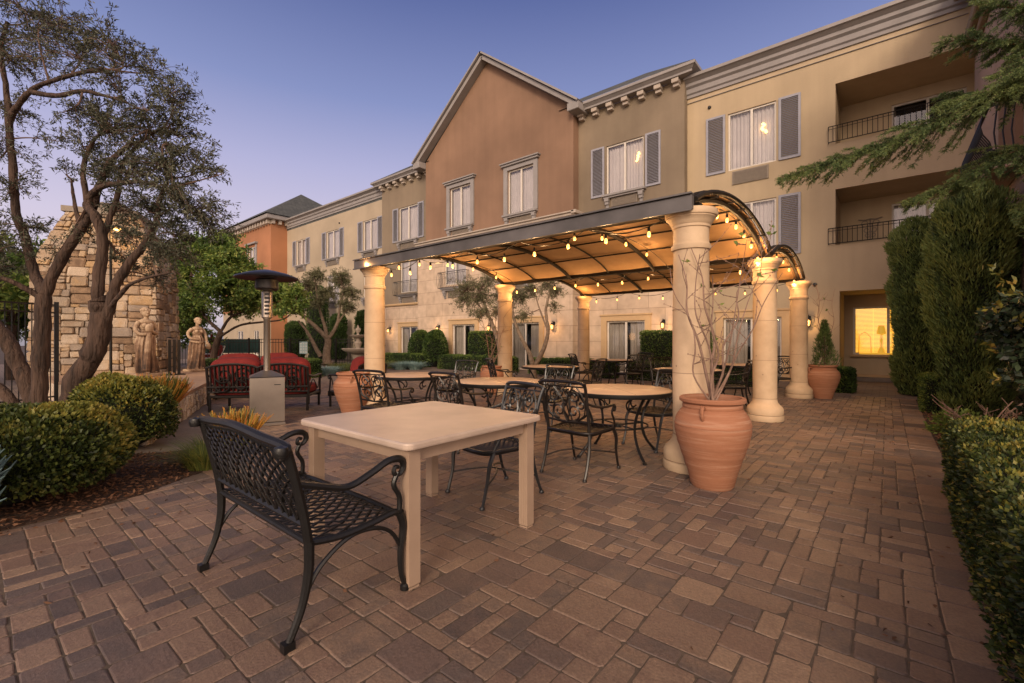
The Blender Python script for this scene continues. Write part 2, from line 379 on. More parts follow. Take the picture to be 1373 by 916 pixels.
def dup(root, loc, rz, label, scale=None, mat=None):
    r = root.copy(); COL.objects.link(r); r.location = loc; r.rotation_euler = (0, 0, rz); r['label'] = label
    if scale: r.scale = scale
    for ch in list(root.children):
        c = ch.copy(); COL.objects.link(c); c.parent = r
        for g in ch.children:
            d = g.copy(); COL.objects.link(d); d.parent = c
        if mat and c.type == 'MESH':
            for sl in c.material_slots: sl.link = 'OBJECT'; sl.material = mat
    return r
def smoothpath(pts, k=6):
    P = [Vector(p) for p in pts]; out = []
    for i in range(len(P)-1):
        p0 = P[max(i-1, 0)]; p1 = P[i]; p2 = P[i+1]; p3 = P[min(i+2, len(P)-1)]
        for j in range(k):
            t = j/k
            out.append(.5*((2*p1)+(p2-p0)*t+(2*p0-5*p1+4*p2-p3)*t*t+(-p0+3*p1-3*p2+p3)*t**3))
    out.append(P[-1]); return out
def lerpr(a, k): # radii resample
    out = []
    for i in range(len(a)-1):
        for j in range(k): out.append(a[i]+(a[i+1]-a[i])*j/k)
    return out+[a[-1]]

# ------------------------------------------------------------------ foliage
def leaves_mesh(name, pos, dr, length, width, mats, mi=None, bend=0.15):
    """one rhombus per leaf"""
    n = len(pos)
    dr = dr/np.maximum(np.linalg.norm(dr, axis=1, keepdims=True), 1e-6)
    rnd = RNG.normal(size=(n, 3)); sd = np.cross(dr, rnd); sd /= np.maximum(np.linalg.norm(sd, axis=1, keepdims=True), 1e-6)
    nm = np.cross(sd, dr)
    L = (length*RNG.uniform(.7, 1.25, n))[:, None]; W = (width*RNG.uniform(.75, 1.2, n))[:, None]
    v = np.empty((n, 4, 3))
    v[:, 0] = pos; v[:, 1] = pos+dr*L*.45+sd*W*.5+nm*L*bend*.5; v[:, 2] = pos+dr*L; v[:, 3] = pos+dr*L*.45-sd*W*.5+nm*L*bend*.5
    me = bpy.data.meshes.new(name)
    me.vertices.add(n*4); me.vertices.foreach_set('co', v.astype(np.float32).ravel())
    me.loops.add(n*4); me.loops.foreach_set('vertex_index', np.arange(n*4, dtype=np.int32))
    me.polygons.add(n); me.polygons.foreach_set('loop_start', np.arange(0, n*4, 4, dtype=np.int32))
    me.polygons.foreach_set('loop_total', np.full(n, 4, dtype=np.int32))
    if mi is not None: me.polygons.foreach_set('material_index', mi.astype(np.int32))
    me.update(calc_edges=True); me.validate()
    return me
def vnoise(p, f, seed=0):
    r = np.random.default_rng(seed); out = np.zeros(len(p))
    for i in range(5):
        k = r.normal(size=3)*f*(1+.6*i); ph = r.uniform(0, 6.28); out += np.sin(p @ k+ph)/(1+.5*i)
    return out/2.5
def unit(n):
    d = RNG.normal(size=(n, 3)); return d/np.linalg.norm(d, axis=1, keepdims=True)

def shape_sample(kind, n, dims):
    """points and outward normals on an ellipsoid / box / column surface, around origin, base at z=0"""
    a, b, h = dims
    if kind == 'ell':
        d = unit(n); d[:, 2] = np.where(d[:, 2] < -.55, -d[:, 2], d[:, 2])
        p = d*np.array([a, b, h*.55]); p[:, 2] += h*.45
        nn = d/np.array([a, b, h*.55]); nn /= np.linalg.norm(nn, axis=1, keepdims=True)
        return p, nn
    if kind == 'box':
        ar = np.array([2*b*h, 2*b*h, 2*a*h, 2*a*h, 4*a*b]); w = RNG.choice(5, n, p=ar/ar.sum())
        u = RNG.uniform(-1, 1, n); t = RNG.uniform(0, 1, n); p = np.zeros((n, 3)); nn = np.zeros((n, 3))
        for k, sx in ((0, -1), (1, 1)):
            m = w == k; p[m] = np.c_[np.full(m.sum(), sx*a), u[m]*b, t[m]*h]; nn[m] = (sx, 0, 0)
        for k, sy in ((2, -1), (3, 1)):
            m = w == k; p[m] = np.c_[u[m]*a, np.full(m.sum(), sy*b), t[m]*h]; nn[m] = (0, sy, 0)
        m = w == 4; p[m] = np.c_[u[m]*a, (t[m]*2-1)*b, np.full(m.sum(), h)]; nn[m] = (0, 0, 1)
        # round the vertical corners and the top edge
        q = np.maximum(np.abs(p)/np.array([a, b, h])-.0, 0)
        sh = 1-.06*np.clip((q[:, 0]+q[:, 1]-1.6)/.4, 0, 1); p[:, :2] *= sh[:, None]
        p[:, 2] -= .05*np.clip((np.maximum(q[:, 0], q[:, 1])-.85)/.15, 0, 1)*(q[:, 2] > .97)
        return p, nn
    if kind == 'col':
        th = RNG.uniform(0, 2*pi, n); t = RNG.uniform(0, 1, n)**.9
        pr = np.where(t < .85, 1-.12*(.5-t)**2*2, np.sqrt(np.clip(1-((t-.85)/.15)**2, 0, 1)))*np.where(t < .08, .85+t*2, 1)
        p = np.c_[a*pr*np.cos(th), b*pr*np.sin(th), t*h]
        nn = np.c_[np.cos(th), np.sin(th), np.where(t > .88, 1.2, .12)]; nn /= np.linalg.norm(nn, axis=1, keepdims=True)
        return p, nn

def shrub(name, kind, dims, loc, n, leaf, mats, label, cat, group=None, rz=0, lump=.08, lf=6, tipfrac=.0, up=.3, core=True, parent=None, seed=1, depth=.12, tiprule='up', stem=False):
    p, nn = shape_sample(kind, n, dims)
    off = vnoise(p+np.array(loc), lf, seed)*lump
    dd = RNG.uniform(0, 1, n)**2*depth
    p2 = p+nn*(off-dd)[:, None]; p2[:, 2] = np.maximum(p2[:, 2], .01)
    dr = nn*.8+unit(n)*.75+np.array([0, 0, up])
    mi = np.zeros(n)
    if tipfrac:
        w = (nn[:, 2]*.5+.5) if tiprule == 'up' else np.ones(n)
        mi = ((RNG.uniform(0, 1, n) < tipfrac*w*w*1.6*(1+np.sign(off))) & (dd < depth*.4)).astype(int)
    root = thing(name, label, cat, loc, rz, group) if core or stem else None
    me = leaves_mesh('foliage', p2, dr, leaf[0], leaf[1], mats, mi)
    f = put('foliage', me, mats, root)
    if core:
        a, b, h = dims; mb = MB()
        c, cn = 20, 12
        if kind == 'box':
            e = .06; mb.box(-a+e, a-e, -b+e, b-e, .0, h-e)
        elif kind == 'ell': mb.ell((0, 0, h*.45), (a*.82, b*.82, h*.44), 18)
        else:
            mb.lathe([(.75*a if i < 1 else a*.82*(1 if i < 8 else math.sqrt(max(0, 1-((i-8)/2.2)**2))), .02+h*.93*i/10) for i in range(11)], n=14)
        obj('branches', mb, M['core'], root)  # solid near-black core, shade between the leaves put into its colour
    if root is None:
        f.name = name; f.location = loc; f.rotation_euler = (0, 0, rz); tag(f, label, cat, group); return f
    return root

def crown(root, skel, clumps, ntw, lpt, leaf, leafm, twm, droop=.1, twr=.004, inv=True, start=.25, lname='leaves', spread=.6, jit=.35):
    """thin twigs from the nearest limb point out to points in each clump, leaves along their outer part"""
    S = np.array([tuple(p) for p in skel]); tw = MB(); pos = []; drs = []
    tot = sum(c[3]**2 for c in clumps)
    for cx, cy, cz, r in clumps:
        k = max(3, int(ntw*r*r/tot)); C = np.array([cx, cy, cz])
        base = S[np.argmin(np.linalg.norm(S-C, axis=1))]
        # a sub limb into the clump
        mid = (base+C)/2+RNG.normal(size=3)*r*.2
        sub = smoothpath([tuple(base), tuple(mid), tuple(C+RNG.normal(size=3)*r*.15)], 5)
        tw.tube(sub, [twr*3.2*(1-.65*i/(len(sub)-1)) for i in range(len(sub))], 5)
        subn = np.array([tuple(q) for q in sub])
        for _ in range(k):
            e = C+unit(1)[0]*r*RNG.uniform(.25, 1.12)**.8*np.array([1.15, 1.15, .85])
            cand = subn[RNG.integers(len(subn)//2, len(subn))]
            d = e-cand; L = np.linalg.norm(d)
            m = cand+d*.5+np.array([0, 0, .12*L])+RNG.normal(size=3)*.05*L
            e2 = e-np.array([0, 0, droop*L])
            pa = smoothpath([tuple(cand), tuple(m), tuple(e2)], 5)
            tw.tube(pa, [twr*(1.1-.8*i/(len(pa)-1)) for i in range(len(pa))], 3, cap=False)
            q = np.array([tuple(x) for x in pa]); t = RNG.uniform(start, 1, lpt)**.8*(len(q)-1)
            i0 = np.minimum(t.astype(int), len(q)-2); fr = (t-i0)[:, None]
            pp = q[i0]*(1-fr)+q[i0+1]*fr; tn = q[i0+1]-q[i0]; tn /= np.maximum(np.linalg.norm(tn, axis=1, keepdims=True), 1e-6)
            pos.append(pp+RNG.normal(size=pp.shape)*jit*leaf[0]); drs.append(tn*.55+unit(lpt)*spread)
    pos = np.concatenate(pos); drs = np.concatenate(drs)
    put(lname, leaves_mesh(lname, pos, drs, leaf[0], leaf[1], leafm), leafm, root, inv)
    obj('twigs', tw, twm, root, inv)

def limb(mb, pts, radii, k=6, n=9, rough=.12):
    P = smoothpath(pts, k); R = lerpr(radii, k)
    P = [p+Vector((random.uniform(-1, 1), random.uniform(-1, 1), 0))*r*rough for p, r in zip(P, R)]
    R = [r*(1+random.uniform(-.09, .09)) for r in R]
    mb.tube(P, R, n); return P
O1 = [[(-8.69,0.6,-0.11),(-8.66,0.63,0.29),(-8.63,0.65,0.88),(-8.6,0.67,1.47),(-8.58,0.69,1.91)],[(-8.58,0.69,1.91),(-8.43,0.82,2.35),(-8.08,0.98,2.74),(-7.82,1.06,2.99),(-7.62,1.09,3.24),(-7.37,1.17,3.53),(-7.03,1.32,3.71)],[(-8.58,0.69,1.91),(-8.83,0.61,2.22),(-8.92,0.54,2.67),(-9.02,0.46,3.02),(-9.06,0.43,3.62),(-9.09,0.4,4.17),(-8.87,0.45,4.37),(-8.56,0.58,4.57),(-8.22,0.73,4.62),(-7.69,0.91,4.6),(-7.2,1.06,4.54)],[(-9.09,0.4,4.17),(-9.27,0.38,4.73),(-9.47,0.34,5.3),(-9.56,0.4,5.79)],[(-8.56,0.58,4.53),(-8.18,0.76,4.43),(-7.65,0.94,4.38),(-7.31,1.09,4.27),(-7.0,1.22,4.15)],[(-8.6,0.68,1.86),(-8.62,0.53,1.97),(-8.66,0.36,2.08),(-8.76,0.15,2.12)],[(-8.08,0.98,2.74),(-8.28,0.94,3.14),(-8.45,0.93,3.47)]]
O1c = [(-9.25,0.53,5.77,0.52),(-8.39,0.85,5.56,0.49),(-7.65,1.07,5.16,0.42),(-7.26,1.26,4.81,0.39),(-8.92,0.54,5.03,0.45),(-7.9,0.87,4.88,0.42),(-7.11,1.13,4.38,0.35),(-7.11,1.52,4.69,0.33),(-9.18,0.45,4.43,0.36),(-9.65,0.2,5.41,0.57),(-9.23,0.16,3.93,0.49),(-7.66,0.81,4.03,0.29),(-6.89,1.44,4.07,0.34),(-8.81,0.5,3.34,0.3),(-8.92,0.41,2.75,0.34),(-8.87,0.71,2.9,0.22),(-8.45,0.93,3.52,0.2),(-8.88,0.18,2.51,0.38),(-9.15,0.74,5.52,0.37),(-8.79,0.78,4.02,0.22)]
O2 = [[(-7.8,0.82,-0.01),(-7.76,0.85,0.35),(-7.7,0.9,0.81),(-7.53,1.04,1.2),(-7.48,1.08,1.55),(-7.51,1.06,1.83)],[(-7.51,1.06,1.83),(-7.48,1.08,2.19),(-7.46,1.1,2.56),(-7.53,1.04,2.84),(-7.74,1.0,3.0),(-7.7,1.03,3.13),(-7.44,1.11,3.21),(-7.17,1.21,3.21),(-6.83,1.36,3.19),(-6.51,1.5,3.07)],[(-7.46,1.1,1.46),(-7.38,1.16,1.72),(-7.32,1.21,2.01),(-7.19,1.32,2.29),(-7.07,1.42,2.47),(-6.84,1.49,2.72),(-6.67,1.49,2.96),(-6.59,1.55,3.23)],[(-7.25,1.14,1.71),(-7.0,1.22,1.9),(-6.79,1.26,1.97),(-6.51,1.36,2.03),(-6.2,1.49,2.07)],[(-7.74,1.0,3.0),(-7.91,0.98,3.46),(-7.85,1.03,3.75),(-7.61,1.1,3.89),(-7.26,1.26,3.89)],[(-7.46,1.1,2.56),(-7.52,1.18,2.86),(-7.44,1.24,3.13),(-7.39,1.28,3.52),(-7.09,1.41,3.76),(-6.87,1.58,3.94)]]
O2c = [(-6.77,1.67,4.35,0.29),(-6.61,1.67,3.89,0.29),(-7.02,1.47,3.76,0.35),(-7.43,1.25,3.94,0.34),(-6.39,1.72,3.45,0.28),(-6.54,1.47,3.32,0.35),(-7.23,1.29,3.43,0.33),(-6.14,1.8,3.35,0.19),(-7.71,1.15,3.46,0.27),(-6.41,1.58,2.97,0.31),(-6.93,1.41,2.95,0.33),(-6.29,1.81,2.83,0.32),(-7.69,1.3,2.92,0.27),(-6.56,1.58,2.61,0.27),(-6.3,1.93,2.67,0.2),(-8.06,0.99,3.89,0.21),(-5.97,1.94,3.26,0.09),(-7.32,1.34,2.58,0.21),(-6.7,1.73,2.33,0.24),(-7.65,1.07,4.17,0.26),(-6.42,1.44,2.34,0.17)]
O3 = [[(-9.35,0.83,-0.25),(-9.52,0.69,0.34),(-9.69,0.55,0.83),(-9.86,0.42,1.27),(-10.11,0.21,1.65),(-10.44,-0.07,2.13)],[(-9.3,0.75,-0.12),(-9.54,0.54,0.2),(-9.75,0.37,0.57),(-10.12,0.07,0.84)]]
O3c = [(-10.44,-0.07,2.67,0.65),(-10.52,-0.14,3.54,0.65),(-10.12,-0.07,1.69,0.53),(-9.9,0.38,2.4,0.33)]
T1 = [[(-20.62,6.31,0.29),(-20.55,6.37,0.88),(-20.36,6.52,1.62)],[(-20.36,6.52,1.62),(-20.84,6.12,2.21),(-21.18,5.84,2.95),(-20.71,5.59,3.76)],[(-20.36,6.52,1.62),(-20.05,6.78,2.21),(-19.48,7.25,2.5),(-18.91,7.72,3.09)],[(-20.5,6.41,1.32),(-19.27,6.78,1.84),(-18.07,7.12,1.96),(-17.43,7.65,2.07),(-17.1,7.92,2.44)],[(-20.05,6.78,2.21),(-20.0,6.82,3.09),(-20.05,6.78,3.98)]]
T1c = [(-21.41,5.65,4.57,0.83),(-22.24,5.62,3.45,0.79),(-20.73,6.22,4.57,0.89),(-19.49,6.59,4.34,0.8),(-19.05,6.96,3.62,0.8),(-19.59,6.12,3.3,0.85),(-21.3,5.75,2.5,0.71),(-18.71,7.23,2.9,0.75),(-18.16,7.69,3.19,0.69),(-17.32,7.74,2.58,0.56),(-22.24,5.62,2.08,0.67),(-20.37,7.16,2.84,0.67),(-20.84,6.78,5.27,0.61),(-23.2,5.47,4.28,0.81),(-17.0,8.01,2.99,0.39),(-21.73,6.04,5.27,0.55)]
T2 = [[(-21.83,11.79,-0.38),(-21.89,11.75,0.45),(-21.83,11.79,1.32)],[(-21.83,11.79,1.32),(-22.27,11.43,1.89),(-22.76,11.02,2.45),(-23.05,10.78,2.83)],[(-21.89,11.75,1.13),(-21.95,11.7,1.89),(-22.12,11.55,2.64),(-22.27,11.43,3.59),(-22.35,11.36,4.34)],[(-21.83,11.79,1.32),(-21.48,12.08,2.08),(-21.36,12.18,3.02),(-21.19,12.32,3.96)],[(-22.12,11.55,0.45),(-22.41,11.31,1.13),(-22.65,11.12,1.7),(-22.99,10.83,2.26)],[(-21.48,12.08,2.08),(-21.19,12.32,2.64),(-20.96,12.52,3.21)]]
T2c = [(-22.65,11.12,3.96,0.49),(-22.27,11.43,4.53,0.45),(-21.39,12.16,4.45,0.49),(-21.02,12.47,3.7,0.45),(-21.83,11.79,3.59,0.42),(-22.85,10.95,3.02,0.38),(-21.1,12.4,2.94,0.42),(-21.78,11.18,3.17,0.33)]
T3 = [[(-10.16,11.71,0.17),(-10.2,11.68,0.94),(-10.36,11.55,1.7),(-10.59,11.35,2.47),(-10.79,11.19,3.1)],[(-10.24,11.65,1.32),(-10.08,11.78,1.96),(-10.04,11.81,2.72)],[(-10.49,11.44,2.08),(-10.83,11.16,2.59),(-11.18,10.87,2.97)]]
T3c = [(-11.02,11.0,3.1,0.46),(-10.69,11.27,2.72,0.41),(-11.14,10.9,2.59,0.36),(-10.49,11.44,3.28,0.36),(-10.1,11.76,2.72,0.41),(-10.65,11.05,2.2,0.3),(-10.17,11.45,2.32,0.3)]
T4 = [[(-9.3,12.42,0.17),(-9.38,12.36,0.68),(-9.61,12.16,1.32),(-9.81,12.0,1.96),(-9.89,11.94,2.59)],[(-9.3,12.42,0.38),(-9.06,12.62,0.94),(-8.93,12.73,1.57),(-8.98,12.68,2.34),(-8.83,12.81,3.1)],[(-8.96,12.7,1.7),(-9.18,12.52,2.47),(-9.3,12.42,3.1)]]
T4c = [(-8.93,12.73,3.1,0.33),(-8.67,12.94,2.92,0.25),(-9.38,12.36,2.97,0.31),(-9.77,12.04,2.72,0.36),(-9.61,12.16,2.08,0.25),(-8.73,12.89,2.47,0.2)]
CED = [[(1.36,6.7,4.11),(1.04,6.7,3.94),(0.71,6.69,3.79),(0.37,6.67,3.65),(0.0,6.62,3.52),(-0.47,6.49,3.41),(-0.96,6.34,3.26)],[(1.46,7.17,4.61),(1.13,7.03,4.41),(0.85,6.93,4.45),(0.62,6.87,4.56),(0.46,6.86,4.55)],[(1.58,7.53,3.41),(1.16,7.44,3.41),(0.84,7.31,3.25),(0.54,7.32,3.1),(0.17,7.28,2.97)],[(1.39,6.86,4.75),(1.08,6.73,4.61),(0.87,6.69,4.7),(0.76,6.73,4.79)],[(1.58,7.53,2.54),(1.33,7.59,2.84),(1.16,7.44,2.67)],[(1.07,6.85,3.89),(0.89,7.22,3.99),(0.67,7.43,4.15),(0.5,7.55,4.16)]]
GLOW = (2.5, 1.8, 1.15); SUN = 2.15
# ================================================================== ground
g = MB(); g.box(-140, 90, -60, 160, -.6, -.05); struct('ground', g, M['ground'])
def inpoly(x, y, P):
    c = False; n = len(P)
    for i in range(n):
        x1, y1 = P[i]; x2, y2 = P[(i+1) % n]
        if (y1 > y) != (y2 > y) and x < (x2-x1)*(y-y1)/(y2-y1)+x1: c = not c
    return c
BED = [(-4.0, -2.5), (-4.45, -.8), (-4.72, .15), (-4.74, .55), (-4.9, 1.0), (-5.25, 1.5), (-5.6, 1.88), (-5.95, 2.02), (-6.3, 1.85), (-6.6, 1.35), (-7.1, .75), (-8.6, .2), (-13, -1.8), (-13, -6), (-4, -6)]
PATH = [(-6.3, 1.85), (-6.6, 1.35), (-7.1, .75), (-8.6, .2), (-9.2, .9), (-7.9, 1.72), (-10.5, 2.95), (-10.3, 3.5), (-7.6, 2.3)]
def on_patio(x, y):
    if inpoly(x, y, BED) or inpoly(x, y, PATH): return False
    if x < -8 and y < 2.95+(-10.5-x)*.45: return False
    return True
def pavers():
    mb = MB(); x0, y0, x1, y1 = -13.6, -.6, .20, 13.3; R = random.Random(5)
    def lines(a, b):
        o = [a]
        while o[-1] < b: o.append(o[-1]+R.choice([.080, .092, .102, .108, .118, .134]))
        return o
    X, Y = lines(x0, x1), lines(y0, y1); nx, ny = len(X)-1, len(Y)-1
    used = np.zeros((nx, ny), bool)
    for j in range(ny):
        for i in range(nx):
            if used[i, j]: continue
            sizes = [(2,1),(1,2),(2,2),(1,1),(2,1),(1,2),(2,1),(1,1),(3,2) if R.random() < .12 else (2,1)]; R.shuffle(sizes)
            for a, b in sizes+[(1,1)]:
                if i+a <= nx and j+b <= ny and not used[i:i+a, j:j+b].any(): break
            used[i:i+a, j:j+b] = True
            cx, cy = (X[i]+X[i+a])/2, (Y[j]+Y[j+b])/2
            D = -cx*.637+cy*.771
            if D < .5 or D > 20: continue
            L = cx*.771+cy*.637
            if abs(L) > D*1.2+.6 or not on_patio(cx, cy): continue
            paver(mb, R, cx, cy, (X[i+a]-X[i])/2, (Y[j+b]-Y[j])/2, D < 9)
    # soldier course along the right edge
    y = -.4
    while y < 13.3:
        l = R.choice([.2, .26, .3, .34]); 
        paver(mb, R, X[-1]+.14, y+l/2, .14, l/2, y < 8); y += l
    return mb
def paver(mb, R, cx, cy, hx, hy, fine, z=0):
    g = .0022; ch = R.uniform(.05, .16)*min(hx, hy)+.003; iz = R.uniform(.004, .007)
    hx -= g; hy -= g; zz = z+R.uniform(-.003, .003); tx, ty = R.uniform(-.012, .012), R.uniform(-.012, .012)
    o = []
    ang = R.uniform(-.012, .012)
    c8 = [(-hx+ch, -hy), (hx-ch, -hy), (hx, -hy+ch), (hx, hy-ch), (hx-ch, hy), (-hx+ch, hy), (-hx, hy-ch), (-hx, -hy+ch)]
    j = lambda s: R.uniform(-s, s)
    base = [(x+j(.004), y+j(.004)) for x, y in c8]
    def ring(ins, dz):
        return [(cx+x*(1-ins/hx)+(-y*ang), cy+y*(1-ins/hy)+x*ang, zz+dz+tx*x+ty*y) for x, y in base]
    mb.t = min(1, max(.02, R.choice([.08, .25, .42, .6, .78, .9, .95, .6, .8])+R.uniform(-.08, .08)+.14*sin(cx*.9+1.3*sin(cy*.7))))
    if fine:
        v = ring(0, -.03)+ring(0, -.006)+ring(iz*.45, -.0018)+ring(iz*1.2, 0)
        f = []
        for k in range(3):
            for q in range(8): f.append((k*8+q, k*8+(q+1) % 8, k*8+8+(q+1) % 8, k*8+8+q))
        f.append(tuple(range(24, 32)))
    else:
        v = ring(0, -.02)+ring(iz*.8, 0); f = [(q, (q+1) % 8, 8+(q+1) % 8, 8+q) for q in range(8)]+[tuple(range(8, 16))]
    mb.add(v, f)
pv = pavers(); struct('patio_pavers', pv, M['paver'])
g = MB(); g.box(-13.6, .48, -.6, 13.3, -.045, -.004); struct('joint_sand', g, M['jointsand'])
g = MB(); g.box(-36, -13.605, -2, 14.6, -.045, -.002); g.box(-13.6, 1.7, 13.305, 18.3, -.045, .0); g.box(-.6, .48, 13.31, 18.29, -.04, .004)
struct('courtyard_paving', g, M['farpave'])
def flat(P, z, name, m, zb=-.04):
    mb = MB(); n = len(P); mb.add([(x, y, zb) for x, y in P]+[(x, y, z) for x, y in P], [tuple(range(2*n-1, n-1, -1)) if False else tuple(range(n, 2*n))]+[(i, (i+1) % n, n+(i+1) % n, n+i) for i in range(n)])
    return struct(name, mb, m)
flat(BED, .006, 'planting_bed', M['mulch']); flat(PATH[:], .003, 'concrete_path', M['concrete'])
RB = [(.485, -1), (.485, 13.3), (1.7, 13.3), (1.7, 11), (6, 10), (6, -1)]
flat(RB, -.004, 'side_planting_bed', M['mulch'])
# bark chips
N_ = 9000; P_ = []
while len(P_) < N_:
    x, y = random.uniform(-9, -4.3), random.uniform(-1.2, 2.05)
    if inpoly(x, y, BED): P_.append((x, y, random.uniform(.004, .022)))
for _ in range(2500): P_.append((random.uniform(.5, 1.2), random.uniform(4.5, 11), random.uniform(.0, .012)))
P_ = np.array(P_); d_ = unit(len(P_)); d_[:, 2] *= .25
o = put('bark_mulch', leaves_mesh('bark_mulch', P_, d_, .045, .017, M['chip']), M['chip']); o['kind'] = 'stuff'
o['label'] = 'reddish brown bark chips strewn over the planting beds'; o['category'] = 'mulch'

# ================================================================== hotel
H = thing('hotel_building', 'three storey stucco hotel with central terracotta gable and grey shutters behind the patio', 'hotel', (-14, 16, 0))
def hobj(n, mb, m, par=None): return obj(n, mb, m, par or H, True)
def wall(name, x0, x1, z0, z1, Y, holes, m, depth=.22, back=True, hipoly=None, rm=None):
    """front face at Y (facing -Y) with real openings and reveals"""
    mb = MB(); xs = sorted({x0, x1, *[h[0] for h in holes], *[h[1] for h in holes]}); zs = sorted({z0, z1, *[h[2] for h in holes], *[h[3] for h in holes]})
    xs = [x for x in xs if x0 <= x <= x1]; zs = [z for z in zs if z0 <= z <= z1]
    for i in range(len(xs)-1):
        for k in range(len(zs)-1):
            cx, cz = (xs[i]+xs[i+1])/2, (zs[k]+zs[k+1])/2
            if any(h[0] < cx < h[1] and h[2] < cz < h[3] for h in holes): continue
            a, b, c, d = xs[i], xs[i+1], zs[k], zs[k+1]
            mb.add([(a, Y, c), (b, Y, c), (b, Y, d), (a, Y, d)], [(0, 1, 2, 3)])
    for h in holes:
        a, b, c, d = h[:4]; dp = h[4] if len(h) > 4 else depth
        mb.add([(a,Y,c),(b,Y,c),(b,Y,d),(a,Y,d),(a,Y+dp,c),(b,Y+dp,c),(b,Y+dp,d),(a,Y+dp,d)], [(0,4,5,1),(1,5,6,2),(2,6,7,3),(3,7,4,0)])
    return hobj(name, mb, m)
def pleats(mb, x0, x1, z0, z1, Y, amp=.03, per=.11):
    n = max(4, int((x1-x0)/per*4)); ph = random.uniform(0, 6)
    v = []
    for z in (z0, z1):
        for i in range(n+1):
            x = x0+(x1-x0)*i/n; v.append((x, Y+amp*sin(2*pi*(x-x0)/per+ph+sin(x*7)), z))
    sm = mb.smooth; mb.smooth = True
    mb.add(v, [(i, i+1, n+2+i, n+1+i) for i in range(n)]); mb.smooth = sm
def window(x0, x1, z0, z1, Y, dark=.0, door=False, sh=None, lamp=None, open_=None, cm='curtain'):
    """frame with sash in an opening at wall plane Y; glass pane, curtain, dark room behind"""
    f = MB(); t = .055; y0 = Y+.05; y1 = Y+.12
    f.box(x0, x0+t, y0, y1, z0, z1); f.box(x1-t, x1, y0, y1, z0, z1)
    f.box(x0+t, x1-t, y0, y1, z0, z0+t); f.box(x0+t, x1-t, y0, y1, z1-t, z1)
    xm = (x0+x1)/2; f.box(xm-.035, xm+.035, y0-.012, y1-.01, z0+t, z1-t)
    w = hobj('door' if door else 'window', f, M['frame'])
    p = MB(); p.add([(x0+t,y0+.03,z0+t),(x1-t,y0+.03,z0+t),(x1-t,y0+.03,z1-t),(x0+t,y0+.03,z1-t)], [(0,1,2,3)]); hobj('pane', p, M['glass'], w)
    c = MB()
    if dark:
        pleats(c, x0+.03, x0+(x1-x0)*(.5-dark/2)+.02, z0, z1, Y+.20); pleats(c, x1-(x1-x0)*(.5-dark/2), x1-.03, z0, z1, Y+.20)
    else: pleats(c, x0-.05, x1+.05, z0, z1, Y+.20)
    hobj('curtain', c, M[cm], w)
    r = MB(); v = .6
    r.add([(x0-.1,Y+.225,z0-.05),(x1+.1,Y+.225,z0-.05),(x1+.1,Y+.225,z1+.05),(x0-.1,Y+.225,z1+.05),(x0-.1,Y+v,z0-.05),(x1+.1,Y+v,z0-.05),(x1+.1,Y+v,z1+.05),(x0-.1,Y+v,z1+.05)], [(4,5,6,7),(0,4,5,1),(1,5,6,2),(2,6,7,3),(3,7,4,0)])
    hobj('interior', r, M['darkroom'], w)
    if lamp:
        lx, lz = lamp; q = MB()
        for k in range(7):
            q.ell((lx+random.uniform(-.07, .07), Y+.145, lz-.34*k/7+.1), (.05, .015, .045), 8)
        hobj('lamp', q, M['lit'], w)
    return w
def shutter(x0, x1, z0, z1, Y):
    s = MB(); t = .07; y0 = Y-.05; y1 = Y-.003
    s.box(x0, x0+t, y0, y1, z0, z1, .006); s.box(x1-t, x1, y0, y1, z0, z1, .006)
    s.box(x0+t, x1-t, y0, y1, z0, z0+t); s.box(x0+t, x1-t, y0, y1, z1-t, z1)
    n = int((z1-z0-2*t)/.055)
    for i in range(n):
        z = z0+t+(i+.5)*(z1-z0-2*t)/n
        s.obox(((x0+x1)/2, Y-.025, z), (1,0,0), (0,.8,.6), (0,-.6,.8), (x1-x0)/2-t, .026, .005)
    hobj('shutter', s, M['shutter'])
def sill(x0, x1, z, Y, kind='trim', grille=True, gw=None):
    s = MB(); s.box(x0-.12, x1+.12, Y-.20, Y-.003, z-.10, z-.01, .012)
    s.box(x0-.06, x1+.06, Y-.14, Y-.003, z-.16, z-.102)
    for x in (x0+.07, x1-.07):
        for i, (d, h) in enumerate(((.16, .12), (.12, .12), (.06, .10))):
            s.box(x-.09+.015*i, x+.09-.015*i, Y-d, Y-.003, z-.162-.12*(i+1), z-.162-.12*i)
    hobj('sill', s, M[kind])
    if grille:
        q = MB(); a, b = x0+.24, x1-.24
        q.box(a, b, Y-.035, Y-.003, z-.50, z-.17)
        for i in range(11): q.box(a+.03, b-.03, Y-.048, Y-.034, z-.49+i*.029, z-.478+i*.029)
        hobj('vent_grille', q, M['grille'])
def balconette(x0, x1, z0, z1, Y, out=.28, n=None):
    q = MB(); n = n or int((x1-x0)/.11)
    belly = lambda t: out*(1+.35*sin(pi*min(1, t*1.5)))
    q.tube([(x0, Y, z1), (x0, Y-out, z1), (x1, Y-out, z1), (x1, Y, z1)], .016, 5)
    q.tube([(x0, Y, z0), (x0, Y-out, z0), (x1, Y-out, z0), (x1, Y, z0)], .014, 5)
    q.tube([(x0, Y-out, z1-.09), (x1, Y-out, z1-.09)], .009, 4)
    for i in range(n+1):
        x = x0+(x1-x0)*i/n; q.tube([(x, Y-out*(1+.28*sin(pi*t/6)), z0+(z1-z0)*t/6) for t in range(7)], .009, 4)
    for i in range(3):
        for x in (x0, x1): q.tube([(x, Y-out*i/3, z0), (x, Y-out*i/3, z1)], .009, 4)
    hobj('balcony_railing', q, M['iron_brown'])
Z3 = (7.0, 8.93); Z2 = (4.0, 5.85); ZD = (.03, 2.03)
YR, YB, YG, YS = 16.5, 16.2, 15.8, 15.3
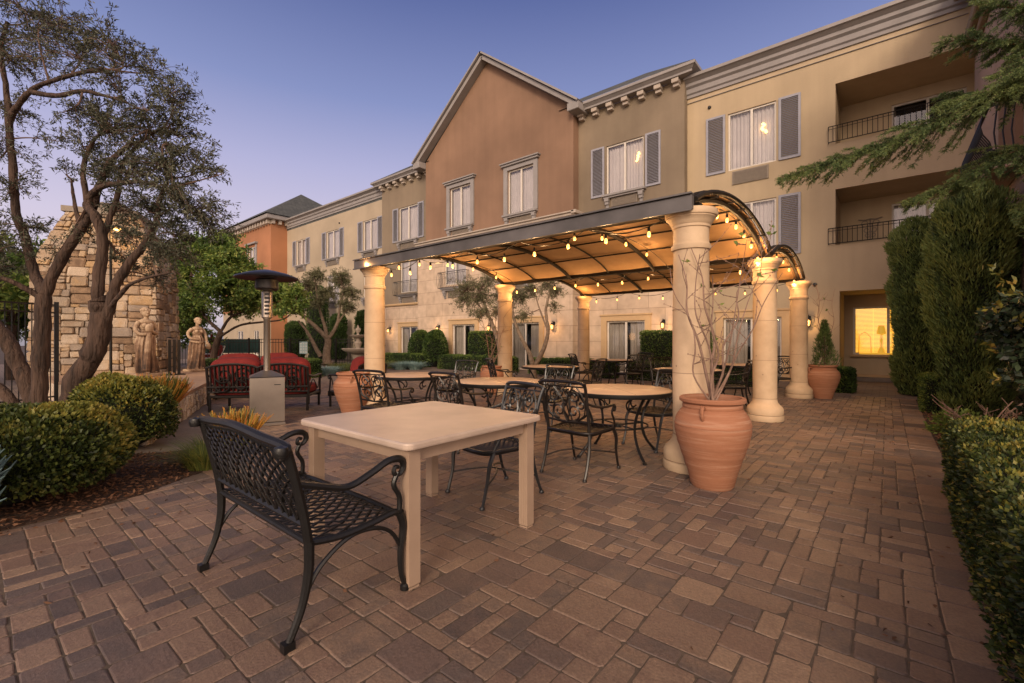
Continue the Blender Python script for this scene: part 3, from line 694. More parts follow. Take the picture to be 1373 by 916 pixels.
# --- right wing
W3 = (-4.16, -2.73)
wall('right_wing_wall', -5.51, 1.9, -.04, 9.9, YR, [(*W3, *Z3), (*W3, *Z2), (-4.3, -2.58, *ZD), (-1.19, 1.9, 7.12, 8.9, 1.8), (-1.19, 1.9, 4.12, 5.77, 1.8), (-1.09, 1.9, -.04, 2.74, 1.8)], M['stucco'])
window(*W3, *Z3, YR, lamp=(-3.1, 8.25)); window(*W3, *Z2, YR); window(-4.3, -2.58, *ZD, YR, door=True, dark=.2, cm='curtain_dark')
for z in (Z3, Z2):
    shutter(-4.86, -4.24, z[0]-.02, z[1]+.02, YR); shutter(-2.66, -2.06, z[0]-.02, z[1]+.02, YR)
q = MB(); q.box(-4.02, -2.94, YR-.04, YR-.003, 6.50, 6.94)
for i in range(14): q.box(-3.98, -2.98, YR-.052, YR-.039, 6.52+i*.029, 6.532+i*.029)
hobj('vent_grille', q, M['grille'])
q = MB(); q.box(-4.02, -2.94, YR-.04, YR-.003, 3.50, 3.94); hobj('vent_grille', q, M['grille'])
for z0, z1 in ((6.6, 8.9), (3.6, 5.77), (-.04, 2.74)):
    holes = {6.6: [(.1, 1.75, 6.62, 8.55)], 3.6: [(.1, 1.75, 3.62, 5.5)], -.04: [(-.86, .9, .83, 2.35)]}[z0]
    wall('balcony_back_wall', -1.19, 1.9, z0, z1, 18.298, holes, M['stucco'])
s_ = MB(); s_.box(-1.19, 1.9, 16.52, 18.29, 6.45, 6.6); hobj('balcony_floor', s_, M['stucco_taupe'])
s_ = MB(); s_.box(-1.19, 1.9, 16.52, 18.29, 3.45, 3.6); hobj('balcony_floor', s_, M['stucco_taupe'])
window(.1, 1.75, 6.62, 8.55, 18.3, dark=.9, door=True, cm='curtain_dark'); window(.1, 1.75, 3.62, 5.5, 18.3, dark=.0, door=True)
for z0, z1 in ((7.16, 7.62), (4.15, 4.60)):
    q = MB(); y = YR-.10
    for z in (z0, z1, z1-.08): q.tube([(-1.36, YR, z), (-1.36, y, z), (1.7, y, z)], .014 if z != z1-.08 else .008, 5)
    x = -1.36
    while x < 1.7: q.tube([(x, y, z0), (x, y, z1)], .008, 4); x += .115
    hobj('balcony_railing', q, M['iron'])
# scrolled wall ornament in the lower loggia
q = MB()
for sx in (-1, 1):
    for r, z in ((.14, 5.0), (.10, 4.78), (.08, 4.62)):
        q.tube([(-.42+sx*(r*.9-r*cos(a)*(.4+.6*a/7)), 18.26, z+r*sin(a)*(.4+.6*a/7)) for a in [i*.5 for i in range(14)]], .012, 5)
q.tube([(-.72, 18.26, 5.13), (-.55, 18.26, 5.09), (-.42, 18.26, 5.12), (-.29, 18.26, 5.09), (-.12, 18.26, 5.13)], .02, 5); q.tube([(-.42, 18.26, 5.1), (-.42, 18.26, 4.5)], .018, 5)
hobj('wall_ornament', q, M['grille'])
# lit window with blinds
w = window(-.86, .9, .83, 2.35, 18.3, dark=.97)
q = MB(); q.box(-.8, .84, 18.52, 18.53, .88, 2.3); hobj('lit_room_wall', q, emit('lit_room', (.50, .24, .02), .42), w)
q = MB()
for i in range(34): q.box(-.8, .84, 18.50, 18.508, .90+i*.0415, .90+i*.0415+.027)
for x in (-.35, .38): q.box(x-.006, x+.006, 18.49, 18.499, .88, 2.3)
hobj('lit_blind', q, emit('lit_blind', (.95, .60, .09), 1.0), w)
q = MB(); q.lathe([(0,.9),(.10,.9),(.04,1.1),(.05,1.3),(.03,1.45),(.13,1.5),(.08,1.75),(0,1.76)], (-.15, 18.42, 0), 14); q.box(-.7, .5, 18.34, 18.46, .84, .90)
q.tube([(-.72,18.42,.9),(-.70,18.42,1.45),(-.55,18.42,1.55),(-.42,18.42,1.40),(-.40,18.42,.9)], .02, 6)
hobj('invented_outlines', q, emit('glowing_outlines', (.62, .33, .03), .85), w)  # invented lamp and chair outlines; their glow is plain emission
q = MB(); q.box(-.93, .97, 18.20, 18.295, .76, .825, .01); q.box(-1.18, 1.9, 18.18, 18.295, .12, .20, .01); hobj('sill', q, M['surround'])
q = MB(); q.box(-1.18, 1.9, 17.9, 18.17, .0, .13, .01); hobj('step', q, M['concrete'])
# cornices (grey stepped mouldings)
CORN = [(.0, 0), (.05, 0), (.05, .10), (.10, .14), (.10, .30), (.18, .36), (.18, .46), (.30, .54), (.36, .56), (.36, .66), (.0, .68)]
c = MB(); c.sweepX(CORN, -5.53, 1.9, YR-.001, 9.87); hobj('cornice', c, M['trim'])
c = MB(); c.sweepX([(0, 0), (.04, 0), (.04, .012), (0, .012)], -5.5, 1.6, YR-.002, 9.70); hobj('cornice_line', c, M['trim'])
c = MB(); c.box(-5.5, 6, YR+.002, YR+9, 9.9, 10.5); hobj('roof', c, M['shingle'])
# --- block with hip roof right of the gable, and its twin on the left
def bracket_row(x0, x1, Y, z, n):
    for i in range(n):
        b = MB(); x = x0+(x1-x0)*i/(n-1); b.box(x-.12, x+.12, Y-.30, Y-.004, z-.16, z, .015); b.box(x-.10, x+.10, Y-.20, Y-.004, z-.27, z-.162, .01)
        hobj('cornice_bracket', b, M['trim_light'])
def eave(x0, x1, Y, m0=0, m1=0):
    c = MB(); c.sweepX([(0, 0), (.34, 0), (.34, .07), (.44, .15), (.48, .17), (.48, .27), (0, .30)], x0, x1, Y-.002, 10.50, m0, m1); hobj('cornice', c, M['trim'])
wall('taupe_block_wall', -9.9, -5.51, 3.3, 10.5, YB, [(-8.56, -7.02, *Z3), (-8.56, -7.02, *Z2)], M['stucco_taupe'])
wall('ground_floor_wall', -9.9, -5.51, -.04, 3.3, YB, [(-8.53, -6.96, *ZD)], M['stone'])
m = MB(); m.add([(-5.51, YB, -.04), (-5.51, YR, -.04), (-5.51, YR, 10.5), (-5.51, YB, 10.5)], [(0,1,2,3)]); hobj('taupe_block_return', m, M['stucco_taupe'])
window(-8.56, -7.02, *Z3, YB, lamp=(-7.3, 8.3)); window(-8.56, -7.02, *Z2, YB); window(-8.53, -6.96, *ZD, YB, door=True, dark=.12, cm='curtain_dark')
shutter(-9.22, -8.64, 6.98, 8.95, YB); shutter(-6.94, -6.36, 6.98, 8.95, YB); sill(-8.56, -7.02, 7.0, YB)
bracket_row(-9.6, -5.75, YB, 10.5, 7); eave(-9.9, -5.48, YB, 0, 1)
c = MB(); c.add([(-5.46,YB,10.5),(-5.0,YB-.45,10.67),(-5.0,YR+.2,10.67),(-5.46,YR+.2,10.5),(-5.0,YB-.45,10.77),(-5.0,YR+.2,10.77),(-5.46,YR+.2,10.8),(-5.46,YB,10.8)], [(0,3,2,1),(1,2,5,4),(4,5,6,7),(2,3,6,5)]); hobj('cornice', c, M['trim'])
r = MB(); r.add([(-10.5,YB-.46,10.79),(-5.02,YB-.46,10.79),(-8.0,18.7,12.75),(-12,18.7,12.75),(-5.02,22,10.79)], [(0,1,2,3),(1,4,2)]); hobj('roof', r, M['shingle'])
wall('taupe_block_wall', -23.6, -18.9, 3.35, 10.5, YB, [(-21.94, -20.23, *Z3), (-21.79, -20.3, *Z2)], M['stucco_taupe'])
wall('ground_floor_wall', -23.6, -19.0, -.04, 3.25, 16.0, [(-21.46, -19.92, *ZD)], M['stone'])
m = MB(); m.sweepX([(0, 0), (.08, 0), (.12, .05), (.12, .12), (-.2, .14)], -23.7, -18.9, 16.0, 3.24); hobj('ledge', m, M['surround'])
window(-21.94, -20.23, *Z3, YB); window(-21.79, -20.3, *Z2, YB); window(-21.46, -19.92, *ZD, 16.0, door=True, dark=.4, cm='curtain_dark')
shutter(-22.5, -21.99, 6.98, 8.95, YB); shutter(-20.18, -19.68, 6.98, 8.95, YB); sill(-21.94, -20.23, 7.0, YB); sill(-21.79, -20.3, 3.9, YB)
balconette(-22.1, -19.95, 3.85, 4.62, YB); bracket_row(-23.4, -19.3, YB, 10.5, 7); eave(-23.65, -19.1, YB, 1, 0)
r = MB(); r.add([(-24.1,YB-.46,10.79),(-18.8,YB-.46,10.79),(-17,18.7,12.75),(-21.2,18.7,12.75),(-24.1,22,10.79)], [(0,1,2,3),(0,3,4)]); hobj('roof', r, M['shingle'])
# --- gable block
GX0, GX1, AX, AZ = -19.05, -9.83, -14.6, 14.45
wa = (-17.14, -15.65, 6.95, 8.95); wb = (-13.3, -11.82, 6.95, 8.95)
wall('gable_wall', GX0, GX1, 6.3, 10.5, YG, [wa, wb], M['stucco_orange'])
m = MB(); m.add([(GX0, YG, 10.5), (GX1, YG, 10.5), (GX1, YG, 10.78), (AX, YG, AZ), (GX0, YG, 10.78)], [(0,1,2,3,4)]); m.add([(GX1, YG, 6.3), (GX1, YB+.1, 6.3), (GX1, YB+.1, 10.6), (GX1, YG, 10.5)], [(0,1,2,3)]); hobj('gable_peak_wall', m, M['stucco_orange'])
for k, (a, b, c0, d) in enumerate((wa, wb)):
    window(a, b, c0, d, YG, cm='curtain')
    s = MB(); s.box(a-.22, a-.005, YG-.07, YG-.003, c0, d+.18, .01); s.box(b+.005, b+.22, YG-.07, YG-.003, c0, d+.18, .01); s.box(a-.0, b+.0, YG-.07, YG-.003, d+.005, d+.18)
    s.box(a-.30, b+.30, YG-.16, YG-.003, d+.185, d+.27, .015); s.box(a-.36, b+.36, YG-.22, YG-.003, d+.272, d+.34, .015)
    hobj('window_surround', s, M['trim']); sill(a-.1, b+.1, c0, YG)
gd = [(-16.42, -14.89, *ZD), (-12.7, -11.17, *ZD)]; g2 = [(-17.0, -15.5, *Z2), (-13.2, -11.7, *Z2)]
wall('ground_floor_wall', GX0-.05, -9.55, -.04, 6.2, YS, gd+g2, M['stone'])
m = MB(); m.add([(-9.55, YS, -.04), (-9.55, YB, -.04), (-9.55, YB, 6.2), (-9.55, YS, 6.2)], [(0,1,2,3)]); hobj('ground_floor_return', m, M['stone'])
m = MB(); m.sweepX([(-.5, 0), (.05, 0), (.05, .06), (.12, .10), (.12, .17), (.2, .2), (.2, .25), (-.5, .27)], GX0-.15, -9.4, YS, 6.1, 0, 0); hobj('belt_course', m, M['trim_light'])
m = MB(); m.box(-9.5, -9.3, YS-.2, YB, 6.24, 6.36); m.box(-9.548, -9.45, YS, YB, 6.12, 6.238); hobj('belt_course', m, M['trim_light'])
for a, b, z0, z1 in gd: window(a, b, z0, z1, YS, door=True, dark=.25, cm='curtain_dark')
for a, b, z0, z1 in g2: window(a, b, z0, z1, YS); balconette(a-.2, b+.2, 3.85, 4.6, YS); sill(a, b, 3.86, YS, 'trim')
def rake(x0, z0, x1, z1, w=.30):
    d = Vector((x1-x0, 0, z1-z0)).normalized(); n = Vector((-d.z, 0, d.x)); n = n if n.z > 0 else -n
    m = MB(); c = (Vector((x0, 0, z0))+Vector((x1, 0, z1)))/2; L = (Vector((x1-x0, 0, z1-z0))).length/2
    m.obox((c.x, YG-.20, c.z), d, n, (0,1,0), L, .085, .19)
    m.obox((c.x+n.x*.15, YG-.24, c.z+n.z*.15), d, n, (0,1,0), L+.05, .038, .27)
    hobj('rake_trim', m, M['trim'])
rake(GX0-.45, 10.62, AX, AZ+.05); rake(GX1+.35, 10.62, AX, AZ+.05)
m = MB(); m.box(-9.86, -9.35, YG-.42, YB, 10.42, 10.74, .02); hobj('eave_return', m, M['trim']); m = MB(); m.box(-19.6, -19.07, YG-.42, YB, 10.42, 10.74, .02); hobj('eave_return', m, M['trim'])
r = MB(); e = .34
for sx, x in ((0, GX0-.55), (1, GX1+.5)):
    z = 10.72; r.add([(x, YG-.5, z), (AX, YG-.5, AZ+.26), (AX, 27, AZ+.26), (x, 27, z)], [(0,1,2,3)])
hobj('roof', r, M['shingle'])
# ochre door surrounds
def surround(a, b, z1, Y):
    m = MB(); m.box(a-.24, a-.004, Y-.05, Y-.003, 0, z1+.2, .01); m.box(b+.004, b+.24, Y-.05, Y-.003, 0, z1+.2, .01); m.box(a-.004, b+.004, Y-.05, Y-.003, z1+.004, z1+.2)
    m.box(a-.28, b+.28, Y-.085, Y-.003, z1+.202, z1+.27, .01); hobj('door_surround', m, M['surround'])
surround(-4.3, -2.58, 2.03, YR); surround(-8.53, -6.96, 2.03, YB); surround(-21.46, -19.92, 2.03, 16.0)
for a, b, z0, z1 in gd: surround(a, b, z1, YS)
# --- left wing
lw = [(-35.3, -33.8, *Z3), (-30.75, -29.05, *Z3), (-26.1, -24.55, *Z3)]
l2 = [(-35.3, -33.8, *Z2), (-30.75, -29.05, *Z2), (-26.1, -24.75, *Z2)]
lg = [(-35.2, -33.9, *ZD), (-30.5, -29.3, *ZD), (-26.0, -24.8, *ZD)]
wall('left_wing_wall', -37.5, -23.5, -.04, 9.95, YR, lw+l2+lg, M['cream'])
for a, b, z0, z1 in lw:
    window(a, b, z0, z1, YR); shutter(a-.62, a-.05, z0-.02, z1+.02, YR); shutter(b+.05, b+.62, z0-.02, z1+.02, YR); sill(a, b, z0, YR)
for a, b, z0, z1 in l2: window(a, b, z0, z1, YR); sill(a, b, z0, YR)
for a, b, z0, z1 in lg: window(a, b, z0, z1, YR, door=True, dark=.3)
c = MB(); c.sweepX(CORN, -37.5, -23.5, YR-.001, 10.08); hobj('cornice', c, M['trim'])
c = MB(); c.box(-37.5, -23.6, YR+.002, YR+9, 9.95, 10.7); hobj('roof', c, M['shingle'])
m = MB(); m.box(-23.62, -23.5, YB+.002, YR+3, 0, 10.5); hobj('taupe_block_return', m, M['stucco_taupe'])
# --- far orange block
OY = 15.25
oh = [(-41.2, -39.7, *Z3), (-44.6, -43.2, *Z3)]; og = [(-43.7, -42.4, *ZD), (-40.2, -39.2, *ZD)]
wall('orange_block_wall', -47, -36.9, 3.6, 10.6, OY, oh, M['stucco_bright']); wall('peach_ground_wall', -47, -36.9, -.04, 3.6, OY, og, M['cream'])
m = MB(); m.add([(-36.9, OY, -.04), (-36.9, YR, -.04), (-36.9, YR, 10.6), (-36.9, OY, 10.6)], [(0,1,2,3)]); hobj('orange_block_return', m, M['stucco_bright'])
for a, b, z0, z1 in oh:
    window(a, b, z0, z1, OY); s = MB(); s.box(a-.2, a-.005, OY-.07, OY-.003, z0, z1+.18); s.box(b+.005, b+.2, OY-.07, OY-.003, z0, z1+.18); s.box(a-.35, b+.35, OY-.2, OY-.003, z1+.19, z1+.32); hobj('window_surround', s, M['trim']); sill(a, b, z0, OY)
for a, b, z0, z1 in og: window(a, b, z0, z1, OY, door=True, dark=.3)
for i in range(20): x = -46.9+i*.52; b_ = MB(); b_.box(x-.12, x+.12, OY-.30, OY-.004, 10.3, 10.6); hobj('cornice_bracket', b_, M['trim_light'])
for i in range(3): y = OY+.1+i*.5; b_ = MB(); b_.box(-36.896, -36.6, y-.1, y+.1, 10.3, 10.6); hobj('cornice_bracket', b_, M['trim_light'])
c = MB(); c.box(-47.5, -36.4, OY-.5, YR+.3, 10.602, 10.95, .04); hobj('cornice', c, M['trim'])
r = MB(); r.add([(-47.6, OY-.6, 10.97), (-36.3, OY-.6, 10.97), (-36.3, 25, 10.97), (-47.6, 25, 10.97), (-41.9, 20, 14.75)], [(0,1,4),(1,2,4),(2,3,4),(3,0,4)]); hobj('roof', r, M['shingle'])
# --- wing on the right that comes forward
m = MB(); m.add([(1.72, 8.2, -.04), (1.72, 16.5, -.04), (1.72, 16.5, 10.4), (1.72, 8.2, 10.4)], [(0,1,2,3)][::-1]); m.add([(1.72, 8.2, -.04), (8, 8.2, -.04), (8, 8.2, 10.4), (1.72, 8.2, 10.4)], [(0,1,2,3)])
hobj('side_wing_wall', m, M['stucco_pink'])
m = MB(); m.box(1.60, 1.717, 8.1, 16.35, 8.45, 8.62, .02); m.box(1.48, 1.717, 8.0, 16.35, 8.622, 8.95, .03); m.box(1.3, 1.717, 8.0, 16.1, 9.9, 10.4, .03); hobj('belt_course', m, M['stucco_taupe'])
m = MB(); m.box(1.63, 1.717, 11.1, 12.6, 4.3, 6.2); hobj('side_door', m, M['stucco_orange'])
m = MB(); x = 1.30
m.tube([(1.7, 10.9, 5.2), (x, 10.9, 5.2), (x, 13.5, 5.2), (1.7, 13.5, 5.2)], .022, 6); m.tube([(1.7, 10.9, 4.3), (x+.05, 10.9, 4.3), (x+.05, 13.5, 4.3), (1.7, 13.5, 4.3)], .02, 6)
for i in range(25):
    y = 10.9+i*2.6/24; m.tube([(x+.05*(1-t/6)-.12*sin(pi*min(1, (1-t/6)*1.4)), y, 4.3+.9*t/6) for t in range(7)], .011, 4)
for i in range(1, 4): m.tube([(x+.1*i, 10.9, 4.3), (x+.1*i-.04, 10.9, 4.75), (x+.1*i, 10.9, 5.2)], .011, 4)
hobj('balcony_railing', m, M['iron'])
m = MB(); m.box(1.28, 1.717, 10.8, 13.6, 4.12, 4.26, .02); hobj('balcony_slab', m, M['stucco_pink'])
# small fittings on the facade
for i, (x, z, Y) in enumerate(((-4.75, 9.35, YR), (-1.7, 2.98, YR), (-29, 9.3, YR))):
    m = MB(); m.lathe([(.05, 0), (.06, .02), (.045, .06), (.0, .07)], (0,0,0), 12); m.v = [(x+a, Y-.003-c, z+b) for a, b, c in m.v]; hobj('sensor', m, M['iron_brown'])

# wall lanterns (iron cage, glowing glass)
def lantern():
    t = thing('wall_lantern', '', 'lantern', (0,0,0), 0, 'glowing wall lanterns between the garden doors')
    m = MB(); m.box(-.05, .05, -.02, -.002, -.02, .12, .004); m.tube(smoothpath([(0,-.02,.08),(0,-.10,.14),(0,-.15,.09)], 4), .01, 6)
    obj('bracket', m, M['iron'], t)
    m = MB(); m.lathe([(.005, .10), (.02, .07), (.035, .05), (.085, .0), (.09, -.01), (.0, -.012)][::-1], (0,-.15,0), 6)
    for k in range(6):
        a = 2*pi*k/6; m.tube([(.08*cos(a), -.15+.08*sin(a), -.005), (.055*cos(a), -.15+.055*sin(a), -.20)], .006, 4)
    m.lathe([(.0, -.25), (.02, -.235), (.06, -.21), (.06, -.20), (.0, -.198)], (0,-.15,0), 6)
    obj('cage', m, M['iron'], t)
    m = MB(); m.lathe([(.03, -.19), (.045, -.12), (.05, -.04), (.02, -.015)], (0,-.15,0), 8); obj('glass', m, emit('lantern_glow', (1, .55, .16), 2.2), t)
    return t
LAN = [(-10.43, YS, 'glowing iron lantern on the stone wall just left of the third left column'),
       (-13.9, YS, 'glowing iron lantern on the stone wall between the two garden doors of the gable'),
       (-17.4, YS, 'glowing iron lantern on the stone wall above the clipped round bushes'),
       (-22.5, 16.0, 'glowing iron lantern farthest left, beside the leftmost pergola column'),
       (-6.24, YB, 'glowing iron lantern above the tall hedge block right of the taupe block door'),
       (-1.85, YR, 'glowing iron lantern nearest the lit window, above the potted conifer')]
L0 = lantern(); L0['label'] = LAN[0][2]; L0.location = (LAN[0][0], LAN[0][1]-.003, 1.92)
def pt(name, loc, e, col=(1, .55, .22), r=.03, parent=None):
    l = bpy.data.lights.new(name, 'POINT'); l.energy = e; l.color = col; l.shadow_soft_size = r
    o = bpy.data.objects.new(name, l); o.location = loc; COL.objects.link(o); return o
for i, (x, Y, lab) in enumerate(LAN):
    if i: dup(L0, (x, Y-.003, 1.92), 0, lab)
    pt('lantern_light', (x, Y-.33, 1.78), 9)
# ================================================================== pergola
PX0, PX1 = -7.15, -1.55; PYS = (4.75, 8.38, 12.08)
PG = thing('pergola', 'pergola with six stone columns and arched canvas canopy on dark steel ribs', 'pergola', (-4.35, 8.4, 0))
def column(x, y):
    m = MB(); n = 40
    m.lathe([(.0, 0), (.265, 0), (.275, .015), (.275, .085), (.262, .10), (.262, .105), (.268, .12), (.268, .19), (.25, .225), (.215, .26), (.185, .30), (.176, .36)], (x, y, 0), n)
    a = obj('column', m, M['col'], PG, True)
    m = MB(); m.lathe([(.176, .36), (.180, 1.1), (.178, 1.6), (.170, 2.25), (.168, 2.22)], (x, y, 0), n); obj('shaft', m, M['col'], a)
    m = MB(); m.lathe([(.168, 2.27), (.188, 2.275), (.192, 2.295), (.192, 2.32), (.178, 2.335), (.172, 2.35), (.172, 2.49), (.184, 2.495), (.186, 2.52), (.196, 2.53), (.205, 2.55), (.222, 2.575), (.238, 2.59), (.238, 2.602), (.250, 2.604), (.256, 2.62), (.256, 2.65), (.250, 2.668), (0, 2.672)], (x, y, -.05), n); obj('capital', m, M['col'], a)
    j = MB()
    for z in (.36, .98, 1.62): j.lathe([(.170, z-.003), (.1812, z-.003), (.1812, z+.003), (.170, z+.003)], (x, y, 0), n)
    for k in range(5):
        an = k*1.9+x; z = (.75, 1.3, 1.85, 1.05, 2.1)[k]; d = Vector((cos(an), sin(an), 0)); c = Vector((x, y, z))+d*.1795
        ring = [tuple(c+Vector((-d.y, d.x, 0))*.011*cos(q*pi/4)+Vector((0, 0, 1))*.011*sin(q*pi/4)) for q in range(8)]
        j.add(ring, [tuple(range(8))])
    j.lathe([(.25, .1015), (.2765, .1015), (.2765, .1045), (.25, .1045)], (x, y, 0), n)
    obj('joints', j, M['coljoint'], a)
for y in PYS:
    for x in (PX0, PX1): column(x, y)
m = MB(); m.box(PX0-.22, PX1+.10, 4.47, 4.53, 2.575, 2.72, .006); m.box(PX0-.22, PX1+.10, 4.44, 4.535, 2.722, 2.738); m.box(PX0-.22, PX1+.10, 4.445, 4.468, 2.56, 2.58)
obj('front_fascia', m, M['fascia'], PG, True)
def arcpts(y0, y1, z0=2.66, rise=.37, n=16):
    return [((y0+y1)/2+(y1-y0)/2*-cos(pi*i/n)*1.0 if False else y0+(y1-y0)*i/n, z0+rise*(1-(2*i/n-1)**2)**.85) for i in range(n+1)]
for x in (PX0, PX0+1.87, PX0+3.73, PX1+.0):
    for k in range(2):
        m = MB(); P = arcpts(PYS[k]-(.18 if k == 0 else 0), PYS[k+1]); m.tube([(x, a, b-.03) for a, b in P], .034, 6)
        if x in (PX0, PX1): m.tube([(x, a, b+.045) for a, b in P], .022, 6)
        obj('arch_rib', m, M['pergsteel'], PG, True)
for x in (PX0+.93, PX0+2.8, PX0+4.67):
    for k in range(2):
        m = MB(); P = arcpts(PYS[k]-(.18 if k == 0 else 0), PYS[k+1]); m.tube([(x, a, b-.012) for a, b in P], .016, 5); obj('thin_rib', m, M['pergsteel'], PG, True)
for k in range(2):
    P = arcpts(PYS[k]-(.18 if k == 0 else 0), PYS[k+1])
    for i in (3, 6, 8, 10, 13):
        m = MB(); m.tube([(PX0-.05, P[i][0], P[i][1]-.02), (PX1+.12, P[i][0], P[i][1]-.02)], .014, 5); obj('purlin', m, M['pergsteel'], PG, True)
    m = MB(); xs = [PX0-.04+(PX1-PX0+.1)*i/24 for i in range(25)]; m.smooth = True
    v = [(x, a, b+.012-.012*abs(sin(pi*(x-PX0)/.935))) for x in xs for a, b in P]; w = len(P)
    m.add(v, [(i*w+j, i*w+j+1, (i+1)*w+j+1, (i+1)*w+j) for i in range(24) for j in range(w-1)])
    obj('canopy', m, M['canvas'], PG, True)
    # dark rolled hem standing over the right end
    m = MB(); m.tube([(PX1+.1, a, b+.035) for a, b in P], .028, 6); m.tube([(PX1+.03, a, b+.05) for a, b in P], .02, 6); obj('end_hem', m, M['pergsteel'], PG, True)
for y in PYS:
    m = MB(); m.box(PX0-.1, PX1+.1, y-.05, y+.05, 2.624, 2.70, .006); obj('beam', m, M['pergsteel'], PG, True)
# string lights
bt = None
def strand(name_label, pts, bulbs, e=6.5):
    global bt
    t = thing('string_lights', name_label, 'string lights', (pts[0][0], pts[0][1], 0), 0, 'strings of glowing bulbs under the pergola')
    m = MB(); m.tube(pts, .006, 4); obj('wire', m, M['iron'], t, True)
    if bt is None:
        b = MB(); b.lathe([(.0, -.108), (.012, -.103), (.019, -.09), (.020, -.078), (.016, -.06), (.010, -.046)], n=10)
        s = MB(); s.lathe([(.015, -.048), (.017, -.02), (.013, -.0), (.006, .01)], n=8)
        bt = (b.mesh('bulb'), s.mesh('socket')); bt[0].materials.append(M['bulb']); bt[1].materials.append(M['iron'])
    for x, y, z, drop in bulbs:
        q = bpy.data.objects.new('bulb', bt[0]); COL.objects.link(q); q.parent = t; q.location = (x-t.location.x, y-t.location.y, z-drop)
        k = bpy.data.objects.new('socket', bt[1]); COL.objects.link(k); k.parent = q
        pt('bulb_light', (x, y, z-drop-.15), e, r=.022)
M['bulb'] = emit('bulb_glow', (1, .50, .12), 3.2)
def sag(a, b, s, n=8):
    return [(a[0]+(b[0]-a[0])*t/n, a[1]+(b[1]-a[1])*t/n, a[2]+(b[2]-a[2])*t/n-4*s*(t/n)*(1-t/n)) for t in range(n+1)]
def swag(P, s, per):
    pts = []; bl = []
    for i in range(len(P)-1):
        q = sag(P[i], P[i+1], s); pts += q if not pts else q[1:]
        for k in range(per): j = int((k+.5)*8/per); bl.append((*q[j], random.uniform(.0, .05)))
    return pts, bl
a, b = swag([(PX0+.2+(PX1-PX0-.4)*i/5, 4.78, 2.64) for i in range(6)], .12, 2); strand('string of glowing bulbs hanging along the front beam nearest the camera', a, b)
a, b = swag([(PX0+.1+(PX1-PX0-.2)*i/5, 8.38, 2.64) for i in range(6)], .10, 2); strand('string of glowing bulbs hanging along the middle beam of the pergola', a, b)
a, b = swag([(PX0+.1+(PX1-PX0-.2)*i/4, 12.08, 2.66) for i in range(5)], .14, 2); strand('string of glowing bulbs along the rear beam, low against the wall', a, b)
P = arcpts(PYS[0], PYS[1]); pp = [(PX1-.06, y, z-.06) for y, z in P]
strand('string of glowing bulbs following the near arch at the right end of the canopy', pp, [(*pp[i], .02) for i in (2, 5, 7, 9, 11, 13, 15)])
P = arcpts(PYS[1], PYS[2]); pp = [(PX1-.06, y, z-.06) for y, z in P]
strand('string of glowing bulbs following the far arch at the right end of the canopy', pp, [(*pp[i], .02) for i in (3, 6, 9, 12, 15)])
P = arcpts(PYS[0], PYS[1]); pp = [(PX0+3.73+.06*i/3, y, z-.07) for i, (y, z) in enumerate(P)]
strand('string of glowing bulbs on the inner arch in the middle of the near bay', pp, [(*pp[i], .03) for i in (3, 6, 9, 12)])
P = arcpts(PYS[0], PYS[1]); pp = [(PX0+.06+.06*i/3, y, z-.07) for i, (y, z) in enumerate(P)]
strand('string of glowing bulbs on the leftmost arch of the near bay', pp, [(*pp[i], .03) for i in (2, 4, 7, 10, 13)])
# small uplights on top of the outer columns
for x, y, e in ((PX0+.16, 4.62, 5), (PX1+.06, 8.12, 5), (PX1+.1, 11.8, 5), (PX0+.1, 8.15, 3), (PX0+.2, 11.85, 4)): pt('capital_light', (x, y-.16, 2.62), e*2.2, (1, .48, .16))

# ================================================================== furniture
def rtop(mb, x0, x1, y0, y1, z0, z1, r, b=.012, n=6):
    def ring(ins, z):
        o = []
        for cx, cy, a0 in ((x1-r, y1-r, 0), (x0+r, y1-r, pi/2), (x0+r, y0+r, pi), (x1-r, y0+r, 1.5*pi)):
            for i in range(n+1):
                a = a0+pi/2*i/n; o.append((cx+(r-ins)*cos(a), cy+(r-ins)*sin(a), z))
        return o
    R = [ring(b, z0), ring(.2*b, z0+.3*b), ring(0, z0+b), ring(0, z1-b), ring(.3*b, z1-.3*b), ring(b, z1)]; k = len(R[0])
    v = sum(R, []); f = [(i*k+j, i*k+(j+1) % k, (i+1)*k+(j+1) % k, (i+1)*k+j) for i in range(5) for j in range(k)]+[tuple(range(k-1, -1, -1)), tuple(range(5*k, 6*k))]
    mb.add(v, f)
T = thing('square_table', 'square tan patio table with four thick legs beside the lattice bench', 'table', (-2.47, 2.03, 0))
m = MB(); rtop(m, -.59, .59, -.59, .59, .745, .785, .05); obj('tabletop', m, M['tabletop'], T)
m = MB()
for s in (-1, 1): m.box(-.51, .51, s*.50-.011, s*.50+.011, .665, .744); m.box(s*.50-.011, s*.50+.011, -.488, .488, .665, .744)
obj('apron', m, M['tableleg'], T)
for sx in (-1, 1):
    for sy in (-1, 1):
        m = MB(); m.box(sx*.505-.037, sx*.505+.037, sy*.505-.037, sy*.505+.037, .012, .743, .008)
        for q in (-.018, .0, .018):
            m.box(sx*.505+q-.003, sx*.505+q+.003, sy*.505-.039, sy*.505+.039, .02, .74); 
        m.box(sx*.505-.033, sx*.505+.033, sy*.505-.033, sy*.505+.033, 0, .0115); obj('leg', m, M['tableleg'], T)

